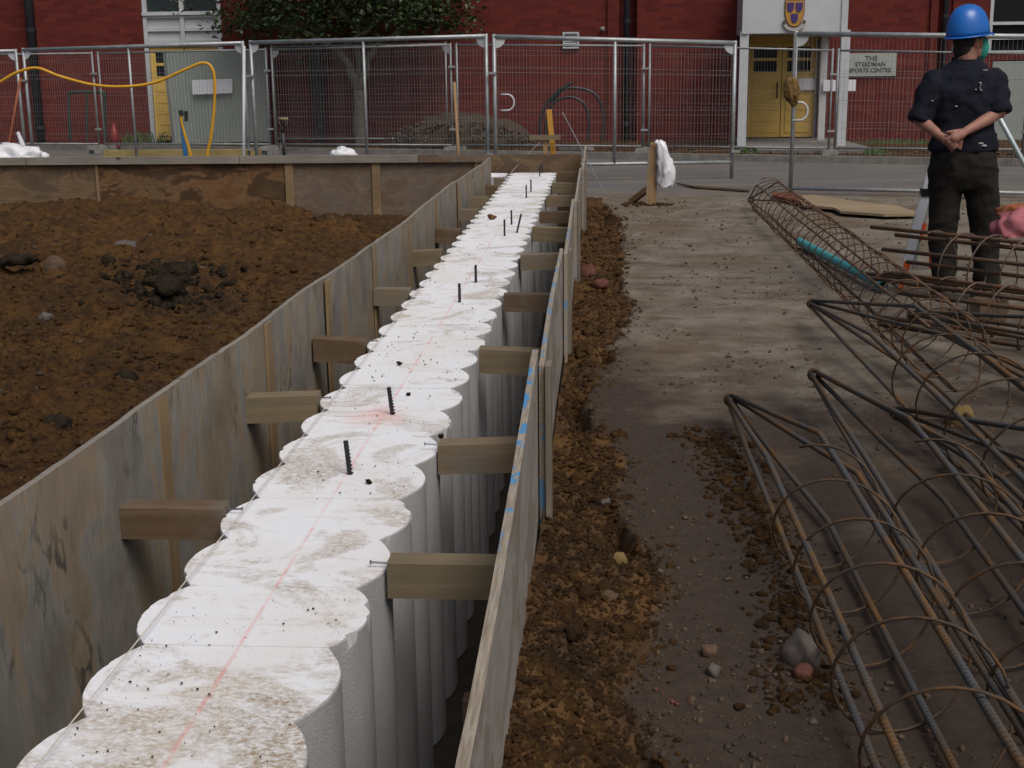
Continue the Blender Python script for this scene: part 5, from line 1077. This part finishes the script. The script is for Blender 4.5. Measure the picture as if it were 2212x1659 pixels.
HL, HR_ = Vector((-.150, 0, .90)), Vector((.040, 0, .90)); KL, KR = Vector((-.155, .015, .47)), Vector((.115, .015, .47)); AL, AR = Vector((-.125, -.01, .08)), Vector((.142, -.01, .08))
limb_(b, [HL, KL, AL], [.085, .06, .04]); limb_(b, [HR_, KR, AR], [.085, .06, .04])
body = remeshed(b, .0058, 3, M['skin'], 'body', MAN)
# shirt
b = MB()
loft(b, [(-.058, .005, .955, .208, .140, .85), (-.060, .0, 1.02, .200, .132, .9), (-.074, 0, 1.12, .190, .128, .9), (-.085, -.004, 1.24, .196, .132, .9), (-.088, -.008, 1.34, .208, .130, .9), (-.086, -.008, 1.41, .196, .112, .95), (-.082, -.004, 1.465, .135, .090, 1), (-.078, .0, 1.510, .082, .074, 1)])
def sleeve(S, E, r0, r1):
    d = (E-S).normalized(); limb_(b, [S+Vector((0, 0, .0)), S.lerp(E, .5)], [r0, (r0+r1)/2+.004]); b.tube([S.lerp(E, .4), S.lerp(E, .8), E+d*.012], [(r0+r1)/2+.003, r1+.004, r1+.006], 16)
sleeve(SLp, ELp, .083, .064); sleeve(SRp, ERp, .083, .066)
remeshed(b, .010, 4, M['shirt'], 'shirt', MAN, .017, 9)
MB().tube([(-.078+.078*math.cos(t), 0.002+.072*math.sin(t), 1.515+.012*math.sin(t)) for t in np.linspace(0, 2*PI, 25)[:-1]], .012, 8, closed=True).build('collar', M['shirt'], None).parent = MAN
# trousers
b = MB()
loft(b, [(-.055, .0, .72, .150, .105, .9), (-.055, -.01, .82, .188, .130, .85), (-.056, -.008, .92, .192, .132, .85), (-.058, 0, .985, .178, .118, .9)])
limb_(b, [HL+Vector((.0, -.005, -.02)), HL.lerp(KL, .45), KL, KL.lerp(AL, .5), AL+Vector((0, -.005, .02))], [.112, .103, .088, .078, .076]); limb_(b, [HR_+Vector((.0, -.005, -.02)), HR_.lerp(KR, .45), KR, KR.lerp(AR, .5), AR+Vector((0, -.005, .02))], [.112, .103, .088, .078, .076])
remeshed(b, .011, 4, M['trousers'], 'trousers', MAN, .017, 8)
for A_ in (AL, AR):
    b = MB(); b.ball((A_.x, A_.y+.0, .075), (.058, .075, .08)); b.ball((A_.x, A_.y+.09, .045), (.055, .11, .05)); b.ball((A_.x, A_.y-.03, .045), (.052, .07, .05)); b.box((A_.x, A_.y+.045, .014), (.105, .27, .028)); remeshed(b, .009, 3, M['boot'], 'boot', MAN)
# hair, helmet, mask
b = MB(); b.ball(tuple(hp_(0, -.012, .022)), (.081, .094, .112), 18, 12, M=Hm); b.ball(tuple(hp_(0, -.045, -.050)), (.066, .052, .062), 14, 9, M=Hm); remeshed(b, .007, 2, M['hair'], 'hair', MAN)
tilt = Matrix.Rotation(-.10, 3, 'Y') @ Matrix.Rotation(.07, 3, 'X')
HC_ = Vector((-.074, .022, 1.683)); vs_ = []; n = 36; prof = [(1.0, -.022), (.995, .0), (.965, .03), (.915, .06), (.835, .09), (.72, .117), (.56, .140), (.36, .155), (.16, .161), (.0, .162)]
hm_ = MB()
for (rr, z) in prof:
    for k in range(n):
        a = 2*PI*k/n; ridge = 1+.012*(math.cos(a*2) > .9)*(z > .06); p = Hm @ Vector((.120*rr*math.cos(a), .143*rr*math.sin(a), z*ridge)); vs_.append(HC_+tilt @ p)
for (rr, z) in [(.93, -.02), (.9, .03), (.6, .12), (0, .15)]:
    for k in range(n): a = 2*PI*k/n; vs_.append(HC_+tilt @ (Hm @ Vector((.120*rr*math.cos(a), .143*rr*math.sin(a), z))))
np_ = len(prof)
fs = [(i*n+k, i*n+(k+1) % n, (i+1)*n+(k+1) % n, (i+1)*n+k) for i in range(np_-1) for k in range(n)]
o_ = np_*n; fs += [(o_+i*n+k, o_+(i+1)*n+k, o_+(i+1)*n+(k+1) % n, o_+i*n+(k+1) % n) for i in range(3) for k in range(n)]; fs += [(k, o_+k, o_+(k+1) % n, (k+1) % n) for k in range(n)]
hm_.add(vs_, fs); hmo = hm_.build('helmet', M['helmet'], None, smooth=True, fixn=False); hmo.parent = MAN
# brim and peak
bv = []; 
for (d0, z) in ((0, -.018), (.012, -.024), (.012, -.030), (0, -.028)):
    for k in range(n):
        a = 2*PI*k/n; pk = .045*max(0, math.sin(a))**3; q = Hm @ Vector(((.120+d0)*math.cos(a), (.143+d0+(pk if d0 else 0))*math.sin(a), z-.010*(pk > .01 and d0 > 0))); bv.append(HC_+tilt @ q)
bmz = MB().add(bv, [(i*n+k, i*n+(k+1) % n, ((i+1) % 4)*n+(k+1) % n, ((i+1) % 4)*n+k) for i in range(4) for k in range(n)]); q = bmz.build('brim', M['helmet'], None, smooth=True); q.parent = hmo
b = MB(); b.ball(tuple(hp_(0, .108, -.040)), (.056, .050, .078), 16, 10, M=Hm); msk = remeshed(b, .006, 2, M['mask'], 'dust_mask', MAN)
for s in (1, -1):
    for dz, ez in ((0, .0), (-.012, -.04)):
        q = MB().tube([hp_(s*.048, .075, -.02+dz), hp_(s*.078, .02, .004+ez*.5), hp_(s*.080, -.03, .022+ez)], .0028, 6).build('strap', M['strap'], None); q.parent = msk
q = MB().tube([WLp+Vector((.0, 0, 0))+(Matrix.Rotation(.9, 3, 'Z') @ Vector((0, .030*math.cos(t), .030*math.sin(t)))) for t in np.linspace(0, 2*PI, 17)[:-1]], .006, 6, closed=True).build('wrist_band', M['black'], None); q.parent = MAN

rs = random.Random(4)
for (x, z, w, h) in ((-.020, 1.375, .016, .006), (-.018, 1.36, .006, .018), (-.045, 1.335, .010, .008), (-.012, 1.33, .012, .007), (-.02, 1.34, .005, .02), (.005, 1.45, .03, .005), (-.155, 1.235, .016, .006), (-.30, 1.27, .014, .005), (.0, 1.01, .05, .008), (.03, .995, .03, .010)):
    yb = -.142 if z > 1.2 else -.136
    q = MB().ball((x, yb+.006, z), (w*.6, .012, h*.7), 10, 6).build('paint_splash', M['ribbon'], None, smooth=True); q.parent = MAN
